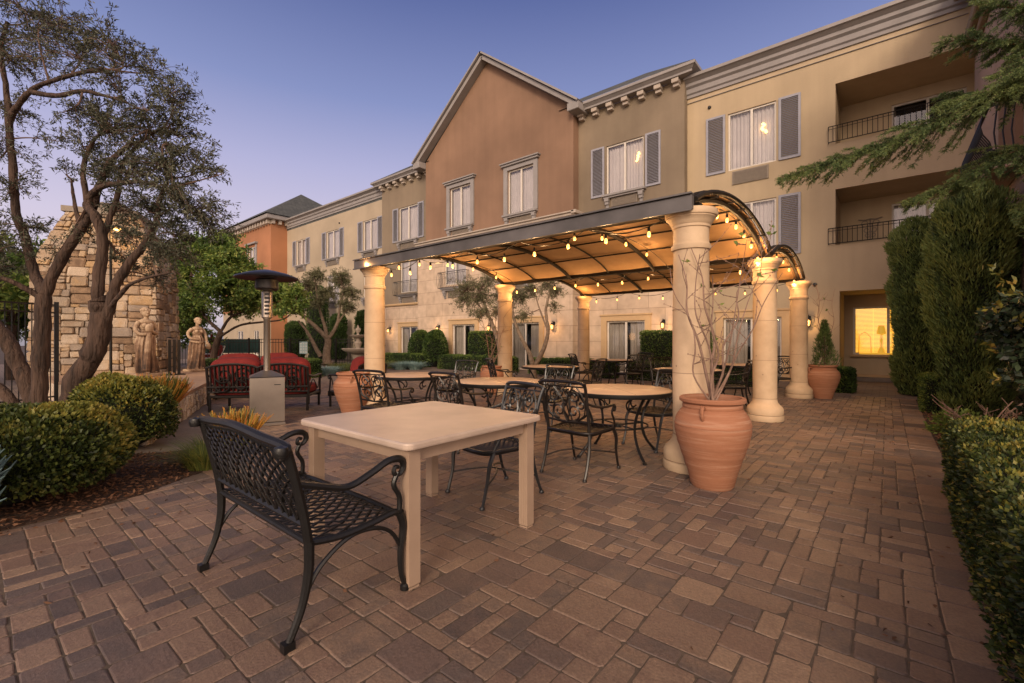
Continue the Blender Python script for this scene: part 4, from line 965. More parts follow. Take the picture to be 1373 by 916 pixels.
# scroll-back chair, faces +Y
def spiral(cx, cz, r, turns, a0, dirn=1, n=22):
    return [(cx+r*(1-.78*i/n)*cos(a0+dirn*turns*2*pi*i/n), cz+r*(1-.78*i/n)*sin(a0+dirn*turns*2*pi*i/n)) for i in range(n+1)]
def make_chair(mt):
    t = thing('patio_chair', '', 'chair', (0,0,0), 0, 'scroll-back cast metal chairs around the tables')
    def backy(z): return -.225-.11*max(0, (z-.43)/.49)**1.3
    m = MB()
    ring = smoothpath([(-.235,-.235,.43),(-.262,.0,.43),(-.268,.20,.435),(-.2,.262,.43),(0,.278,.425),(.2,.262,.43),(.268,.20,.435),(.262,0,.43),(.235,-.235,.43),(0,-.245,.43),(-.235,-.235,.43)], 4)
    m.tube(ring, .014, 6, cap=False)
    m.tube([(p.x*.96, p.y*.96, p.z-.022) for p in ring], .008, 4, cap=False)
    def dip(x, y): return .435-.018*(1-(x/.26)**2)*(1-(y/.27)**2)
    for k in range(-8, 9):   # woven straps
        for s in (-1, 1):
            P = []
            for i in range(15):
                y = -.24+.5*i/14; x = k*.062+s*(y*.85+.05*sin(y*6))
                lim = .262 if y < .2 else .262-(y-.2)*1.2
                if abs(x) < lim: P.append((x, y, dip(x, y)+s*.0025))
            if len(P) > 1: m.tube(P, .0085, 4, flat=.4)
    obj('seat', m, mt, t)
    m = MB()   # back frame and scrolls
    for s in (-1, 1):
        m.tube(smoothpath([(s*.235,-.225,.42),(s*.240,backy(.6),.6),(s*.248,backy(.8),.8),(s*.258,backy(.92)-.01,.905)], 4), [.015]*13, 6)
    m.tube(smoothpath([(-.262,backy(.92)-.02,.895),(-.2,backy(.92)-.005,.915),(0,backy(.92)-.012,.922),(.2,backy(.92)-.005,.915),(.262,backy(.92)-.02,.895)], 4), .021, 6, flat=.8)
    m.tube([(-.24,backy(.87),.872),(.24,backy(.87),.872)], .007, 4)
    m.tube([(-.236,backy(.52),.535),(0,backy(.5),.515),(.236,backy(.52),.535)], .010, 5)
    def scr(P, r=.0092): m.tube([(x, backy(z), z) for x, z in P], r, 4)
    for s in (-1, 1):
        scr([(s*x, z) for x, z in spiral(.085, .625, .075, 1.35, -1.4, 1)]); scr([(s*x, z) for x, z in spiral(.105, .775, .065, 1.3, 1.6, -1)])
        scr([(s*x, z) for x, z in spiral(.175, .70, .05, 1.1, 2.5, 1)]); scr([(s*x, z) for x, z in spiral(.05, .86-.06, .045, .9, 1.3, 1)])
        scr([(0, .52), (s*.03, .60), (s*.015, .70), (s*.045, .78), (s*.11, .865)]); scr([(s*.02, .52), (s*.12, .535), (s*.2, .60), (s*.225, .70), (s*.2, .80), (s*.15, .87)])
        scr([(s*.235, .62), (s*.2, .585), (s*.15, .56), (s*.09, .55)])
    obj('backrest', m, mt, t)
    for s in (-1, 1):
        m = MB(); m.tube(smoothpath([(s*.245,backy(.72),.72),(s*.275,-.18,.685),(s*.288,.0,.665),(s*.292,.12,.672),(s*.292,.17,.655),(s*.292,.175,.622),(s*.292,.15,.612),(s*.292,.138,.63)], 4), .013, 6)
        m.tube(smoothpath([(s*.292,.15,.66),(s*.296,.10,.60),(s*.288,.16,.52),(s*.272,.20,.44)], 4), .011, 6); obj('armrest', m, mt, t)
        m = MB(); P = smoothpath([(s*.236,-.225,.43),(s*.243,-.235,.30),(s*.246,-.275,.14),(s*.248,-.325,.015)], 4); m.tube(P, lerpr([.017,.016,.014,.013], 4), 6); m.lathe([(.012,0),(.021,.004),(.021,.02),(.013,.03)], (s*.248,-.325,0), 8); obj('leg', m, mt, t)
        m = MB(); P = smoothpath([(s*.262,.19,.43),(s*.272,.235,.33),(s*.262,.25,.2),(s*.262,.285,.06),(s*.264,.298,.015)], 4); m.tube(P, lerpr([.019,.018,.014,.013,.013], 4), 6); m.lathe([(.012,0),(.021,.004),(.021,.02),(.013,.03)], (s*.264,.300,0), 8); obj('leg', m, mt, t)
    m = MB()
    m.tube(smoothpath([(-.245,-.275,.16),(-.15,-.12,.20),(0,-.02,.215),(.15,-.12,.20),(.245,-.275,.16)], 3), .008, 5); m.tube(smoothpath([(-.262,.26,.17),(-.15,.10,.2),(0,-.02,.215),(.15,.10,.2),(.262,.26,.17)], 3), .008, 5)
    obj('stretcher', m, mt, t)
    return t
C0 = make_chair(M['iron_brown'])
def face(dx, dy): return math.atan2(-dx, dy)     # rotation so that local +Y looks along (dx, dy)
TB = {'a': (-2.40, 4.82), 'b': (-4.15, 4.72), 'c': (-5.93, 4.66), 'd': (-5.55, 8.0), 'e': (-5.95, 11.6), 'f': (-2.95, 8.85), 'g': (-2.55, 11.3)}
CH = [ # x, y, facing(dx,dy), label, grey?
 (-2.39, 3.98, (0.02, 1), 'dark chair with its back to us, tucked up to the nearest round table', 0),
 (-2.60, 2.90, (-.22, -1), 'greyish scroll-back chair facing the square tan table from behind', 1),
 (-2.22, 5.50, (-.35, -1), 'greyish chair on the far side of the nearest round table, left of the big urn', 1),
 (-4.05, 3.98, (.05, 1), 'dark chair seen from behind, its back just above the far edge of the square table', 0),
 (-3.95, 5.62, (0, -1), 'greyish scroll-back chair on the far side of the middle round table', 1),
 (-5.15, 3.62, (-.2, 1), 'dark chair at the left end of the front row, next to the leftmost urn', 0),
 (-6.00, 5.65, (.1, -1), 'greyish scroll-back chair on the far side of the leftmost round table', 1),
 (-6.10, 7.15, (.55, .85), 'dark scroll-back chair left of the round table beside the second left column', 0),
 (-4.80, 8.20, (-1, -.1), 'dark chair turned sideways, right of the table beside the second left column', 0),
 (-6.35, 10.75, (.6, .8), 'dark scroll-back chair left of the rear left table near the last left column', 0),
 (-5.50, 12.35, (-.2, -1), 'greyish scroll-back chair on the wall side of the rear left table', 1),
 (-5.20, 11.1, (-.8, .5), 'dark scroll-back chair on the camera side of the rear left table', 0),
 (-3.55, 9.45, (.7, -.6), 'dark scroll-back chair seen left of the big column at the table behind it', 0),
 (-2.30, 9.3, (-.9, -.35), 'dark scroll-back chair right of the table behind the big column', 0),
 (-2.55, 8.05, (-.4, 1), 'dark scroll-back chair on the camera side of the table behind the big column', 0),
 (-3.15, 10.75, (.8, .6), 'dark scroll-back chair left of the rear right table', 0),
 (-2.0, 11.95, (-.5, -.8), 'dark scroll-back chair right of the rear right table by the last column', 0),
]
for i, (x, y, f, lab, gr) in enumerate(CH):
    if i == 0:
        C0.location = (x, y, 0); C0.rotation_euler = (0, 0, face(*f)); C0['label'] = lab
    else: dup(C0, (x, y, 0), face(*f), lab, mat=M['iron_grey'] if gr else None)
# round tables
def make_rtable():
    t = thing('round_table', '', 'table', (0,0,0), 0, 'round stone-topped tables under the pergola')
    m = MB(); m.lathe([(.0, .732), (.575, .732), (.592, .737), (.594, .744), (.585, .750), (.0, .751)], n=56); obj('tabletop', m, M['roundtop'], t)
    m = MB(); m.lathe([(.57, .700), (.612, .700), (.618, .712), (.618, .740), (.612, .747), (.596, .747), (.596, .731), (.57, .7305)], n=56); m.f = m.f[:-2]; m.m = m.m[:-2]; m.sm = m.sm[:-2]
    obj('rim', m, M['iron'], t)
    m = MB()
    for k in range(2):
        a = k*1.7+.4; m.obox((0, 0, .7508), (cos(a), sin(a), 0), (-sin(a), cos(a), 0), (0,0,1), .58, .0022, .0006)
    obj('inlay_lines', m, M['coljoint'], t)
    for k in range(4):
        a = pi/4+k*pi/2; c, s = cos(a), sin(a)
        m = MB(); m.tube([(c*r, s*r, z) for r, z in ((p.x, p.z) for p in smoothpath([(.50,0,.70),(.43,0,.60),(.35,0,.45),(.33,0,.30),(.39,0,.14),(.50,0,.018)], 4))], .016, 6)
        m.lathe([(.014,0),(.024,.004),(.024,.018),(.014,.028)], (c*.505, s*.505, 0), 8)
        m.tube([(c*r, s*r, z) for r, z in ((p.x, p.z) for p in smoothpath([(.50,0,.69),(.30,0,.67),(.18,0,.60),(.20,0,.53),(.25,0,.55)], 4))], .010, 5)
        obj('leg', m, M['iron'], t)
    m = MB(); m.tube([(.335*cos(i*pi/12), .335*sin(i*pi/12), .34) for i in range(25)], .009, 5, cap=False); m.lathe([(.0,.30),(.05,.31),(.05,.35),(0,.36)], n=10)
    for k in range(4): a = pi/4+k*pi/2; m.tube([(.04*cos(a), .04*sin(a), .335), (.335*cos(a), .335*sin(a), .34)], .009, 5)
    obj('stretcher_ring', m, M['iron'], t)
    return t
R0 = make_rtable()
TL = {'a': 'nearest round table, its tan top reaching the big column', 'b': 'round table in the middle of the front row, behind the square table', 'c': 'leftmost round table of the front row beside the left column', 'd': 'round table beside the second left column, framed by two dark chairs',
      'e': 'rear left round table in front of the curtained door', 'f': 'round table half hidden behind the big near column', 'g': 'rear right round table near the last right column'}
for i, (k, (x, y)) in enumerate(TB.items()):
    if i == 0: R0.location = (x, y, 0); R0.rotation_euler.z = .25; R0['label'] = TL[k]
    else: dup(R0, (x, y, 0), i*.37, TL[k])

# ---- lattice bench (foreground), faces +Y
B = thing('lattice_bench', 'black cast metal garden bench with woven lattice back and scrolled arms', 'bench', (-2.49, 1.14, 0), 0)
W = .53; MI = M['iron']
def by(z): return -.17-.10*((z-.42)/.45)**1.2 if z > .42 else -.17
def topz(x): return .845+.055*(1-(x/W)**2)
m = MB()
TR = smoothpath([(-W-.02,by(.85)-.03,.835),(-W,by(.86),.862),(-W*.6,by(.88)-.01,topz(W*.6)),(0,by(.9)-.015,topz(0)),(W*.6,by(.88)-.01,topz(W*.6)),(W,by(.86),.862),(W+.02,by(.85)-.03,.835)], 6)
m.tube(TR, .021, 8, flat=.85); m.tube([(p.x*.97, p.y+.012, p.z-.035) for p in TR[3:-3]], .008, 5)
for s in (-1, 1):
    m.tube(smoothpath([(s*W,-.17,.41),(s*W,by(.55),.55),(s*W,by(.72),.72),(s*W,by(.86),.86)], 5), .021, 8); m.lathe([(.0,0),(.028,.006),(.034,.03),(.028,.05),(0,.058)], (s*(W+.015), by(.85)-.03, .82), 10)
m.tube([(-W,by(.50),.505),(W,by(.50),.505)], .015, 6)
z0 = .505; n = 11
def backpt(u, v):  # u -1..1, v 0..1
    z = z0+v*(topz(u*W)-.035-z0); return (u*W, by(z)-.02*(1-u*u)*sin(pi*v), z)
for k in range(-9, 25):
    for s in (-1, 1):
        P = []
        for i in range(21):
            v = i/20; u = s*(-1+k*2/15+ -.62*v+.10*sin(pi*v))
            if -1 <= u <= 1: q = backpt(u, v); P.append((q[0], q[1]+s*.003*sin(pi*21*u+v*20), q[2]))
        if len(P) > 1: m.tube(P, .0088, 5, flat=.55)
obj('backrest', m, MI, B)
m = MB()
def sz(x, y): t = (y+.17)/.47; return .43-.02*sin(pi*t)-.018*(t > .85)*(t-.85)/.15*1.2+.004
rim = [(-W,-.17,.425),(-W,-.02,.405),(-W,.15,.415),(-W,.27,.43),(-W,.305,.412)]
for s in (-1, 1): m.tube(smoothpath([(s*W, y, z) for _, y, z in rim], 4), .017, 8)
m.tube(smoothpath([(-W,.305,.412),(-.3,.315,.415),(0,.318,.415),(.3,.315,.415),(W,.305,.412)], 4), .014, 8); m.tube([(-W,-.17,.425),(W,-.17,.425)], .015, 8)
for k in range(-9, 26):
    for s in (-1, 1):
        P = []
        for i in range(25):
            v = i/24; u = s*(-1+k*2/16+ -.66*v+.08*sin(pi*v)); y = -.165+.475*v
            if -1 <= u <= 1: P.append((u*W, y, sz(0, y)+s*.003*sin(pi*21*u+v*22)))
        if len(P) > 1: m.tube(P, .0095, 5, flat=.5)
obj('seat', m, MI, B)
for s in (-1, 1):
    m = MB(); x = s*(W+.0)
    m.tube(smoothpath([(x,by(.70),.70),(x,-.10,.655),(x,.02,.625),(x,.14,.66),(x,.24,.70),(x,.315,.695),(x,.335,.655),(x,.31,.62),(x,.275,.63),(x,.283,.66),(x,.305,.655)], 5), lerpr([.016,.016,.017,.018,.019,.019,.017,.014,.012,.011,.010], 5), 8)
    m.tube(smoothpath([(x,.30,.63),(x,.275,.57),(x,.31,.50),(x,.31,.42)], 5), .014, 7); obj('armrest', m, MI, B)
    m = MB(); m.tube(smoothpath([(x,-.17,.43),(x,-.172,.30),(x,-.20,.16),(x,-.255,.03)], 5), lerpr([.024,.022,.018,.016], 5), 8); m.obox((x,-.262,.018), (1,0,0), (0,1,0), (0,0,1), .021, .024, .018); obj('leg', m, MI, B)
    m = MB(); m.tube(smoothpath([(x,.31,.42),(x,.335,.34),(x,.318,.22),(x,.322,.10),(x,.345,.03)], 5), lerpr([.024,.022,.018,.015,.015], 5), 8); m.lathe([(.016,0),(.026,.006),(.026,.028),(.016,.038)], (x,.345,0), 10); obj('leg', m, MI, B)
    m = MB(); m.tube(smoothpath([(x,-.195,.185),(x,-.12,.30),(x,.02,.385),(x,.16,.385),(x,.26,.33),(x,.325,.22)], 5), .011, 6); obj('brace', m, MI, B)

# ---- patio heater
HT = thing('patio_heater', 'stainless steel mushroom patio heater standing in front of the red sofa', 'heater', (-7.45, 3.02, 0), math.radians(70))
m = MB(); m.box(-.235, .235, -.205, .205, .05, .745, .012); m.box(-.245, .245, -.215, .215, .0, .048, .008); obj('cabinet', m, M['steel'], HT)
m = MB(); m.box(.09, .18, -.213, -.2055, .62, .632); pass; obj('door_handle', m, M['iron'], HT)
m = MB(); m.add([(-.24,-.21,.748),(.24,-.21,.748),(.24,.21,.748),(-.24,.21,.748),(-.06,-.06,.835),(.06,-.06,.835),(.06,.06,.835),(-.06,.06,.835)], [(0,1,5,4),(1,2,6,5),(2,3,7,6),(3,0,4,7),(4,5,6,7)]); obj('cabinet_top', m, M['steel'], HT)
m = MB(); m.lathe([(.048,.83),(.048,1.62),(.052,1.63),(.052,1.64)], n=18); obj('pole', m, M['steel'], HT)
m = MB(); m.lathe([(.052,1.64),(.075,1.66),(.075,2.06),(.06,2.08)], n=20); obj('control_tube', m, M['steel'], HT)
m = MB()
for z in (1.70, 1.76, 1.82, 1.88, 1.94, 2.0): m.box(-.035, .035, -.0765, -.070, z, z+.035)
obj('vents', m, M['iron'], HT)
m = MB(); m.lathe([(.07,2.08),(.15,2.09),(.165,2.11),(.16,2.24),(.13,2.26),(.05,2.27)], n=24); obj('burner', m, M['heatercap'], HT)
m = MB(); m.lathe([(.0,2.285),(.36,2.285),(.445,2.265),(.455,2.27),(.44,2.29),(.30,2.34),(.16,2.375),(.05,2.40),(.0,2.405)], n=40); m.v = [(x, y, z-(.02*max(0,(math.hypot(x,y)-.3)))) for x, y, z in m.v]; obj('reflector', m, M['heatercap'], HT)

# ---- red sofas and armchair (local: seat faces +Y, back at -Y)
def sofa(name, label, cat, loc, rz, w, seats, group=None):
    t = thing(name, label, cat, loc, rz, group); h = w/2; IM = M['iron_brown']
    m = MB()
    top = lambda x: .80+.07*abs(sin(pi*seats*(x+h)/w))**.6
    n = 24; m.tube([(-h+w*i/n, -.40-.05, top(-h+w*i/n)) for i in range(n+1)], .022, 6)
    m.tube([(-h,-.40,.36),(h,-.40,.36)], .018, 6)
    for x in [-h+w*i/seats for i in range(seats+1)]: m.tube([(x,-.38,.12),(x,-.40,.5),(x,-.45,.81)], .024, 6)
    for k in range(seats):
        cx = -h+w*(k+.5)/seats; r = w/seats*.2
        for s in (-1, 1):
            for zz in (.66, .5): m.tube([(cx+s*(r*.9)+a_*s, -.43, z_) for a_, z_ in spiral(0, zz, r*.9, 1.4, 0, s)], .016, 4)
        for q in range(-5, 6): m.tube([(cx+q*w/seats/11.5, -.405, .37), (cx+q*w/seats/11.5, -.45, top(cx)-.03)], .019, 5)
        m.tube([(cx-w/seats/2, -.42, .45), (cx+w/seats/2, -.42, .45)], .02, 5)
    obj('back_frame', m, IM, t)
    m = MB(); m.box(-h, h, -.40, .38, .25, .30, .01); m.box(-h-.01, h+.01, .36, .40, .20, .31, .01); obj('seat_frame', m, IM, t)
    for sx in (-1, 1):
        for y in (-.38, .36): m = MB(); m.tube([(sx*(h-.02), y, 0), (sx*(h-.02), y, .30)], .024, 6); obj('leg', m, IM, t)
        m = MB(); m.tube(smoothpath([(sx*h,-.42,.66),(sx*(h+.02),-.1,.62),(sx*(h+.02),.25,.63),(sx*(h+.02),.37,.60),(sx*(h+.02),.34,.55)], 4), .022, 6); m.tube([(sx*(h+.02),.30,.62),(sx*h,.36,.30)], .016, 5)
        m.tube(smoothpath([(sx*h,-.38,.32),(sx*h,-.1,.56),(sx*h,.2,.36),(sx*h,.3,.56)], 4), .010, 5); obj('armrest', m, IM, t)
    for k in range(seats):
        cx = -h+w*(k+.5)/seats
        m = MB(); m.ell((cx, .0, .38), (w/seats/2*.98, .38, .10), 26, .45); obj('seat_cushion', m, M['red'], t)
        m = MB(); m.ell((cx, -.27, .70), (w/seats/2*1.0, .15, .29), 26, .55, Matrix.Rotation(.16, 3, 'X')); obj('back_cushion', m, M['red'], t)
    return t
dx, dy = -.735, .678
sofa('outdoor_sofa', 'black scroll-frame sofa with red cushions seen from behind, just behind the patio heater', 'sofa', (-9.15, 3.72, 0), face(dx, dy), 1.72, 2, 'red cushioned outdoor sofas')
sofa('outdoor_sofa', 'black scroll-frame sofa with red cushions, farther sofa facing the camera behind the first one', 'sofa', (-11.35, 4.45, 0), face(.93, -.36), 1.72, 2, 'red cushioned outdoor sofas')
sofa('outdoor_armchair', 'low black armchair with red cushion partly hidden behind the leftmost urn', 'armchair', (-8.15, 5.00, 0), face(-.98, -.2), .70, 1)
# ================================================================== plants in pots
def urn(label, loc, s=1., rz=0, group='terracotta urns standing beside the columns'):
    t = thing('terracotta_urn', label, 'urn', loc, rz, group)
    pr = [(.0,0),(.185,0),(.20,.02),(.225,.12),(.275,.26),(.325,.40),(.348,.50),(.350,.56),(.335,.62),(.300,.672),(.278,.695),(.270,.705),(.275,.715),(.272,.735),(.268,.745),(.285,.755),(.300,.765),(.302,.79),(.292,.80),(.262,.80),(.255,.78),(.25,.72),(.0,.715)]
    P = []
    for i in range(len(pr)-1):   # turned ridges
        k = 5 if 2 < i < 9 else 1
        for j in range(k):
            f = j/k; r = pr[i][0]+(pr[i+1][0]-pr[i][0])*f; z = pr[i][1]+(pr[i+1][1]-pr[i][1])*f
            P.append((r*s+(.0022*sin(z*160) if 2 < i < 9 else 0), z*s))
    P.append((0, .715*s))
    m = MB(); m.lathe(P, (0,0,0), 48, wob=lambda a, z: .006*sin(a*2+z*3)); obj('body', m, M['terra'], t)
    for k in range(2):
        a = .5+k*pi; c, q = cos(a), sin(a); m = MB()
        m.tube([(c*r*s, q*r*s, z*s) for r, z in ((p.x, p.z) for p in smoothpath([(.27,0,.72),(.335,0,.735),(.352,0,.69),(.335,0,.64),(.318,0,.635)], 4))], .017*s, 7); obj('handle', m, M['terra'], t)
    m = MB(); m.lathe([(0,.716*s),(.248*s,.716*s),(.24*s,.727*s),(.12*s,.735*s),(0,.737*s)], n=24); obj('soil', m, M['mulch'], t)
    return t
urn('large terracotta urn with bare vines in front of the near right column', (-1.22, 4.31, 0), 1.0, 1.1).scale = (.92, .92, 1.0)
urn('terracotta urn with a small conifer beside the last right column', (-1.12, 12.25, 0), .94, .3)
urn('terracotta urn beside the left front column, partly hiding the red armchair', (-7.22, 4.36, 0), .93, 2.0)
urn('terracotta urn beside the second left column behind the round tables', (-7.35, 8.15, 0), .86, .7)
def cane_plant(label, loc, canes, z0, spread, top, leaves=0, seed=3, name='climbing_vine'):
    t = thing(name, label, 'vine', (loc[0], loc[1], z0), 0); R = random.Random(seed); m = MB(); pos = []; dr = []
    for i in range(canes):
        a = 2*pi*i/canes+R.uniform(-.3, .3); r = R.uniform(.3, 1)*spread; h = top*R.uniform(.65, 1)
        P = [(R.uniform(-.05,.05), R.uniform(-.05,.05), -.02)]
        for k in range(1, 6):
            f = k/5; P.append((cos(a)*r*f**.8+R.uniform(-.07,.07), sin(a)*r*f**.8+R.uniform(-.07,.07), h*f))
        r0 = R.choice([.007, .009, .016, .012]); Q = smoothpath(P, 5); m.tube(Q, [r0*(1-.75*j/(len(Q)-1)) for j in range(len(Q))], 6)
        for b in range(R.randint(3, 7)):
            q = Q[R.randint(7, len(Q)-2)]; l = R.uniform(.12, .5); d = Vector((R.uniform(-1,1), R.uniform(-1,1), R.uniform(-.1, 1.0))).normalized()
            S = smoothpath([q, q+d*l*.5+Vector((R.uniform(-.04,.04), R.uniform(-.04,.04), .02)), q+d*l+Vector((0,0,.05))], 4)
            m.tube(S, [.0042*(1-.6*j/(len(S)-1)) for j in range(len(S))], 4)
            for n_ in S[2::2]: m.ell(tuple(n_), (.006, .006, .009), 6)
            if R.random() < leaves: 
                for _ in range(R.randint(1, 4)): pos.append(tuple(S[-1])); dr.append((R.uniform(-1,1), R.uniform(-1,1), R.uniform(-.3,.6)))
    obj('canes', m, M['vinebark'], t)
    if pos: put('leaves', leaves_mesh('leaves', np.array(pos), np.array(dr), .05, .032, M['hedge_top']), M['hedge_top'], t)
cane_plant('leafless twisting vine canes rising from the large urn against the near column', (-1.22, 4.31), 9, .74, .55, 1.6, .25, 8)
cane_plant('tall bare vine cane above the conifer in the urn by the last right column', (-1.10, 12.25), 3, .68, .3, 1.9, .3, 5)
cane_plant('sparse bare stems growing from the urn beside the second left column', (-7.35, 8.15), 6, .62, .35, 1.5, .5, 6)
# small conifer in the rear urn
def conifer(label, loc, h, r, n, name='potted_conifer'):
    t = thing(name, label, 'conifer', loc); z = RNG.uniform(0, 1, n)**.8; th = RNG.uniform(0, 6.28, n); rr = r*(1-z**1.3)*RNG.uniform(.5, 1.1, n)*(1+.3*np.sin(th*3+z*9))
    p = np.c_[rr*np.cos(th), rr*np.sin(th), z*h]; d = np.c_[np.cos(th)*.6, np.sin(th)*.6, np.full(n, 1.)]+unit(n)*.4
    put('foliage', leaves_mesh('foliage', p, d, .09, .014, M['cypress']), M['cypress'], t)
    m = MB(); m.tube([(0,0,-.03),(0,0,h*.8)], .012, 5); obj('stem', m, M['twig'], t)
M['cypress_b'] = leafmat('blue_conifer', [(.03,.06,.035),(.07,.12,.06),(.12,.18,.09)], .6, .15, 3)
conifer('small pointed conifer growing in the urn by the last right column', (-1.08, 12.2, .70), 1.0, .22, 2600)

# ================================================================== trees
def W(c, k): return [(x, y, z, r*k) for x, y, z, r in c]
def olive(name, label, limbs, radii, clumps, ntw, lpt, leaf, leafm, bark, group=None, twr=.004, cat='tree', spread=.85, droop=.08):
    x, y, _ = limbs[0][0]; t = thing(name, label, cat, (x, y, 0), 0, group)
    m = MB(); sk = []
    for i, (L, r) in enumerate(zip(limbs, radii)):
        L = [tuple(p) for p in L]
        if i == 0: L[0] = (L[0][0], L[0][1], -.03)
        n = len(L); R = [r[0]+(r[1]-r[0])*k/(n-1) for k in range(n)]
        if i == 0: R[0] *= 1.35
        P = limb(m, L, R, 6, 10); 
        if i > 0 or n < 4: sk += P[len(P)//4:]
    obj('trunk', m, bark, t, True)
    crown(t, sk, clumps, ntw, lpt, leaf, leafm, M['twig'], twr=twr, spread=spread, droop=droop)
    return t
olive('olive_tree', 'gnarled dark olive tree at the far left with a straight reddish trunk', O1, [(.095,.08),(.068,.025),(.06,.018),(.04,.02),(.035,.012),(.045,.02),(.03,.012)], W(O1c, 1.22), 640, 28, (.056, .0145), M['olive'], M['bark'], 'olive trees in the left planting bed')
olive('olive_tree', 'leaning olive tree whose curved trunk crosses in front of the stone chimney', O2, [(.14,.10),(.068,.018),(.07,.018),(.028,.010),(.035,.012),(.04,.012)], W(O2c, 1.22)+[(-8.24, 0.97, 2.67, 0.2), (-7.89, 1.53, 2.29, 0.2), (-7.77, 1.75, 2.15, 0.19), (-8.21, 1.38, 2.41, 0.17), (-8.75, 0.81, 2.44, 0.16), (-7.13, 1.76, 2.53, 0.23)], 800, 28, (.056, .0145), M['olive'], M['bark'], 'olive trees in the left planting bed')
olive('olive_tree', 'thick grey olive trunk slanting out of the frame at the left edge', O3, [(.115,.08),(.085,.06)], O3c, 200, 36, (.06, .013), M['olive'], M['bark'], 'olive trees in the left planting bed')
olive('broadleaf_tree', 'rounded bright green tree behind the stone statues', T1, [(.14,.11),(.07,.03),(.06,.03),(.05,.02),(.05,.03)], W(T1c, 1.15), 1300, 36, (.15, .065), M['tree'], M['bark'], twr=.008, spread=1.0)
olive('olive_tree', 'pale pruned olive tree with bare forked limbs behind the low hedge by the fountain', T2, [(.22,.16),(.12,.07),(.10,.03),(.11,.03),(.12,.04),(.06,.02)], W(T2c, 1.25), 520, 26, (.12, .03), M['olive_pale'], M['bark_pale'], twr=.01)
olive('olive_tree', 'slender olive tree behind the pergola to the left of the second left column', T3, [(.10,.035),(.05,.02),(.035,.018)], W(T3c, 1.35), 360, 24, (.085, .02), M['olive_pale'], M['bark_pale'], twr=.006)
olive('olive_tree', 'fork-trunked olive tree behind the pergola between the second and third left columns', T4, [(.10,.035),(.09,.03),(.035,.015)], W(T4c, 1.35), 260, 20, (.085, .02), M['olive_pale'], M['bark_pale'], twr=.006)
# trees and shrubs far left behind the fence
for i, (x, y, h, r, lab) in enumerate(((-22, 1.0, 5.6, 2.6, 'dark bushy tree filling the gap left of the stone chimney'), (-19, -2.6, 4.8, 2.2, 'dark leafy tree at the far left edge behind the iron fence'), (-27, 5.6, 4.6, 2.6, 'dark green tree in shadow behind the broadleaf tree and statues'))):
    t = thing('shade_tree', lab, 'tree', (x, y, 0), 0, 'dark trees beyond the left fence')
    m = MB(); P = limb(m, [(x,y,-.03),(x+.1,y,h*.3),(x-.1,y+.1,h*.55)], [.16,.13,.08]); obj('trunk', m, M['bark'], t, True)
    cl = [(x+random.uniform(-1,1)*r*.7, y+random.uniform(-1,1)*r*.7, h*random.uniform(.35,.85), r*.42) for _ in range(12)]
    crown(t, P, cl, 420, 40, (.20, .09), M['tree'], M['twig'], twr=.012, spread=1.0)
# clipped cypress columns against the left wing
for i, (x, y, h, r, lab) in enumerate(((-31.2, 14.5, 2.5, .62, 'small column cypress at the orange wall, leftmost of three'), (-29.5, 15.2, 4.9, .65, 'tall dark cypress behind the pale pruned olive'), (-27.6, 15.6, 2.9, .5, 'small column cypress right of the pale pruned olive'), (-24.3, 15.4, 3.0, .45, 'narrow dark cypress just left of the front left column'))):
    shrub('column_cypress', 'col', (r, r, h), (x, y, 0), 4200, (.16, .05), [M['hedge']], lab, 'cypress', 'cypress columns against the left wing', lump=.06, up=1.0, seed=i)

# ================================================================== shrubs and hedges
BX = [M['boxwood'], M['boxwood_tip']]; HG = [M['hedge'], M['hedge_top']]
shrub('round_shrub', 'ell', (.80, .78, .80), (-5.52, .22, 0), 26000, (.038, .025), BX, 'large rounded boxwood shrub with yellow tips nearest the camera at the left', 'shrub', 'rounded shrubs in the left bed', lump=.11, lf=5, tipfrac=.5, seed=1, depth=.14)
shrub('round_shrub', 'ell', (.54, .52, .86), (-7.08, 1.22, 0), 13000, (.038, .024), BX, 'second rounded shrub in front of the low stone wall', 'shrub', 'rounded shrubs in the left bed', lump=.07, lf=8, tipfrac=.35, seed=2)
def spikes(name, label, loc, n, r, h, mats, cat='plant', wid=.008, bunch=1.0, group=None, seg=3, lean=.7, tipm=None):
    """tuft of curved blades"""
    R = random.Random(int(abs(loc[0]*100))); m = MB(); t = thing(name, label, cat, loc, 0, group)
    for i in range(n):
        a = R.uniform(0, 2*pi); r0 = r*.35*math.sqrt(R.random()); le = R.uniform(.5, 1)*h; o = lean*R.uniform(.1, 1)*r
        b = Vector((cos(a)*r0, sin(a)*r0, 0)); pts = [b+Vector((cos(a)*o*f**1.5, sin(a)*o*f**1.5, le*(f-.35*lean*f*f))) for f in [k/seg for k in range(seg+1)]]
        w = wid*R.uniform(.6, 1.2); sd = Vector((-sin(a), cos(a), 0))
        v = []
        for k, p in enumerate(pts): ww = w*(1-k/seg*.85); v += [tuple(p-sd*ww), tuple(p+sd*ww)]
        m.mi = 1 if (tipm and R.random() < .45) else 0
        m.add(v, [(2*k, 2*k+1, 2*k+3, 2*k+2) for k in range(seg)])
    obj('blades', m, mats, t); return t
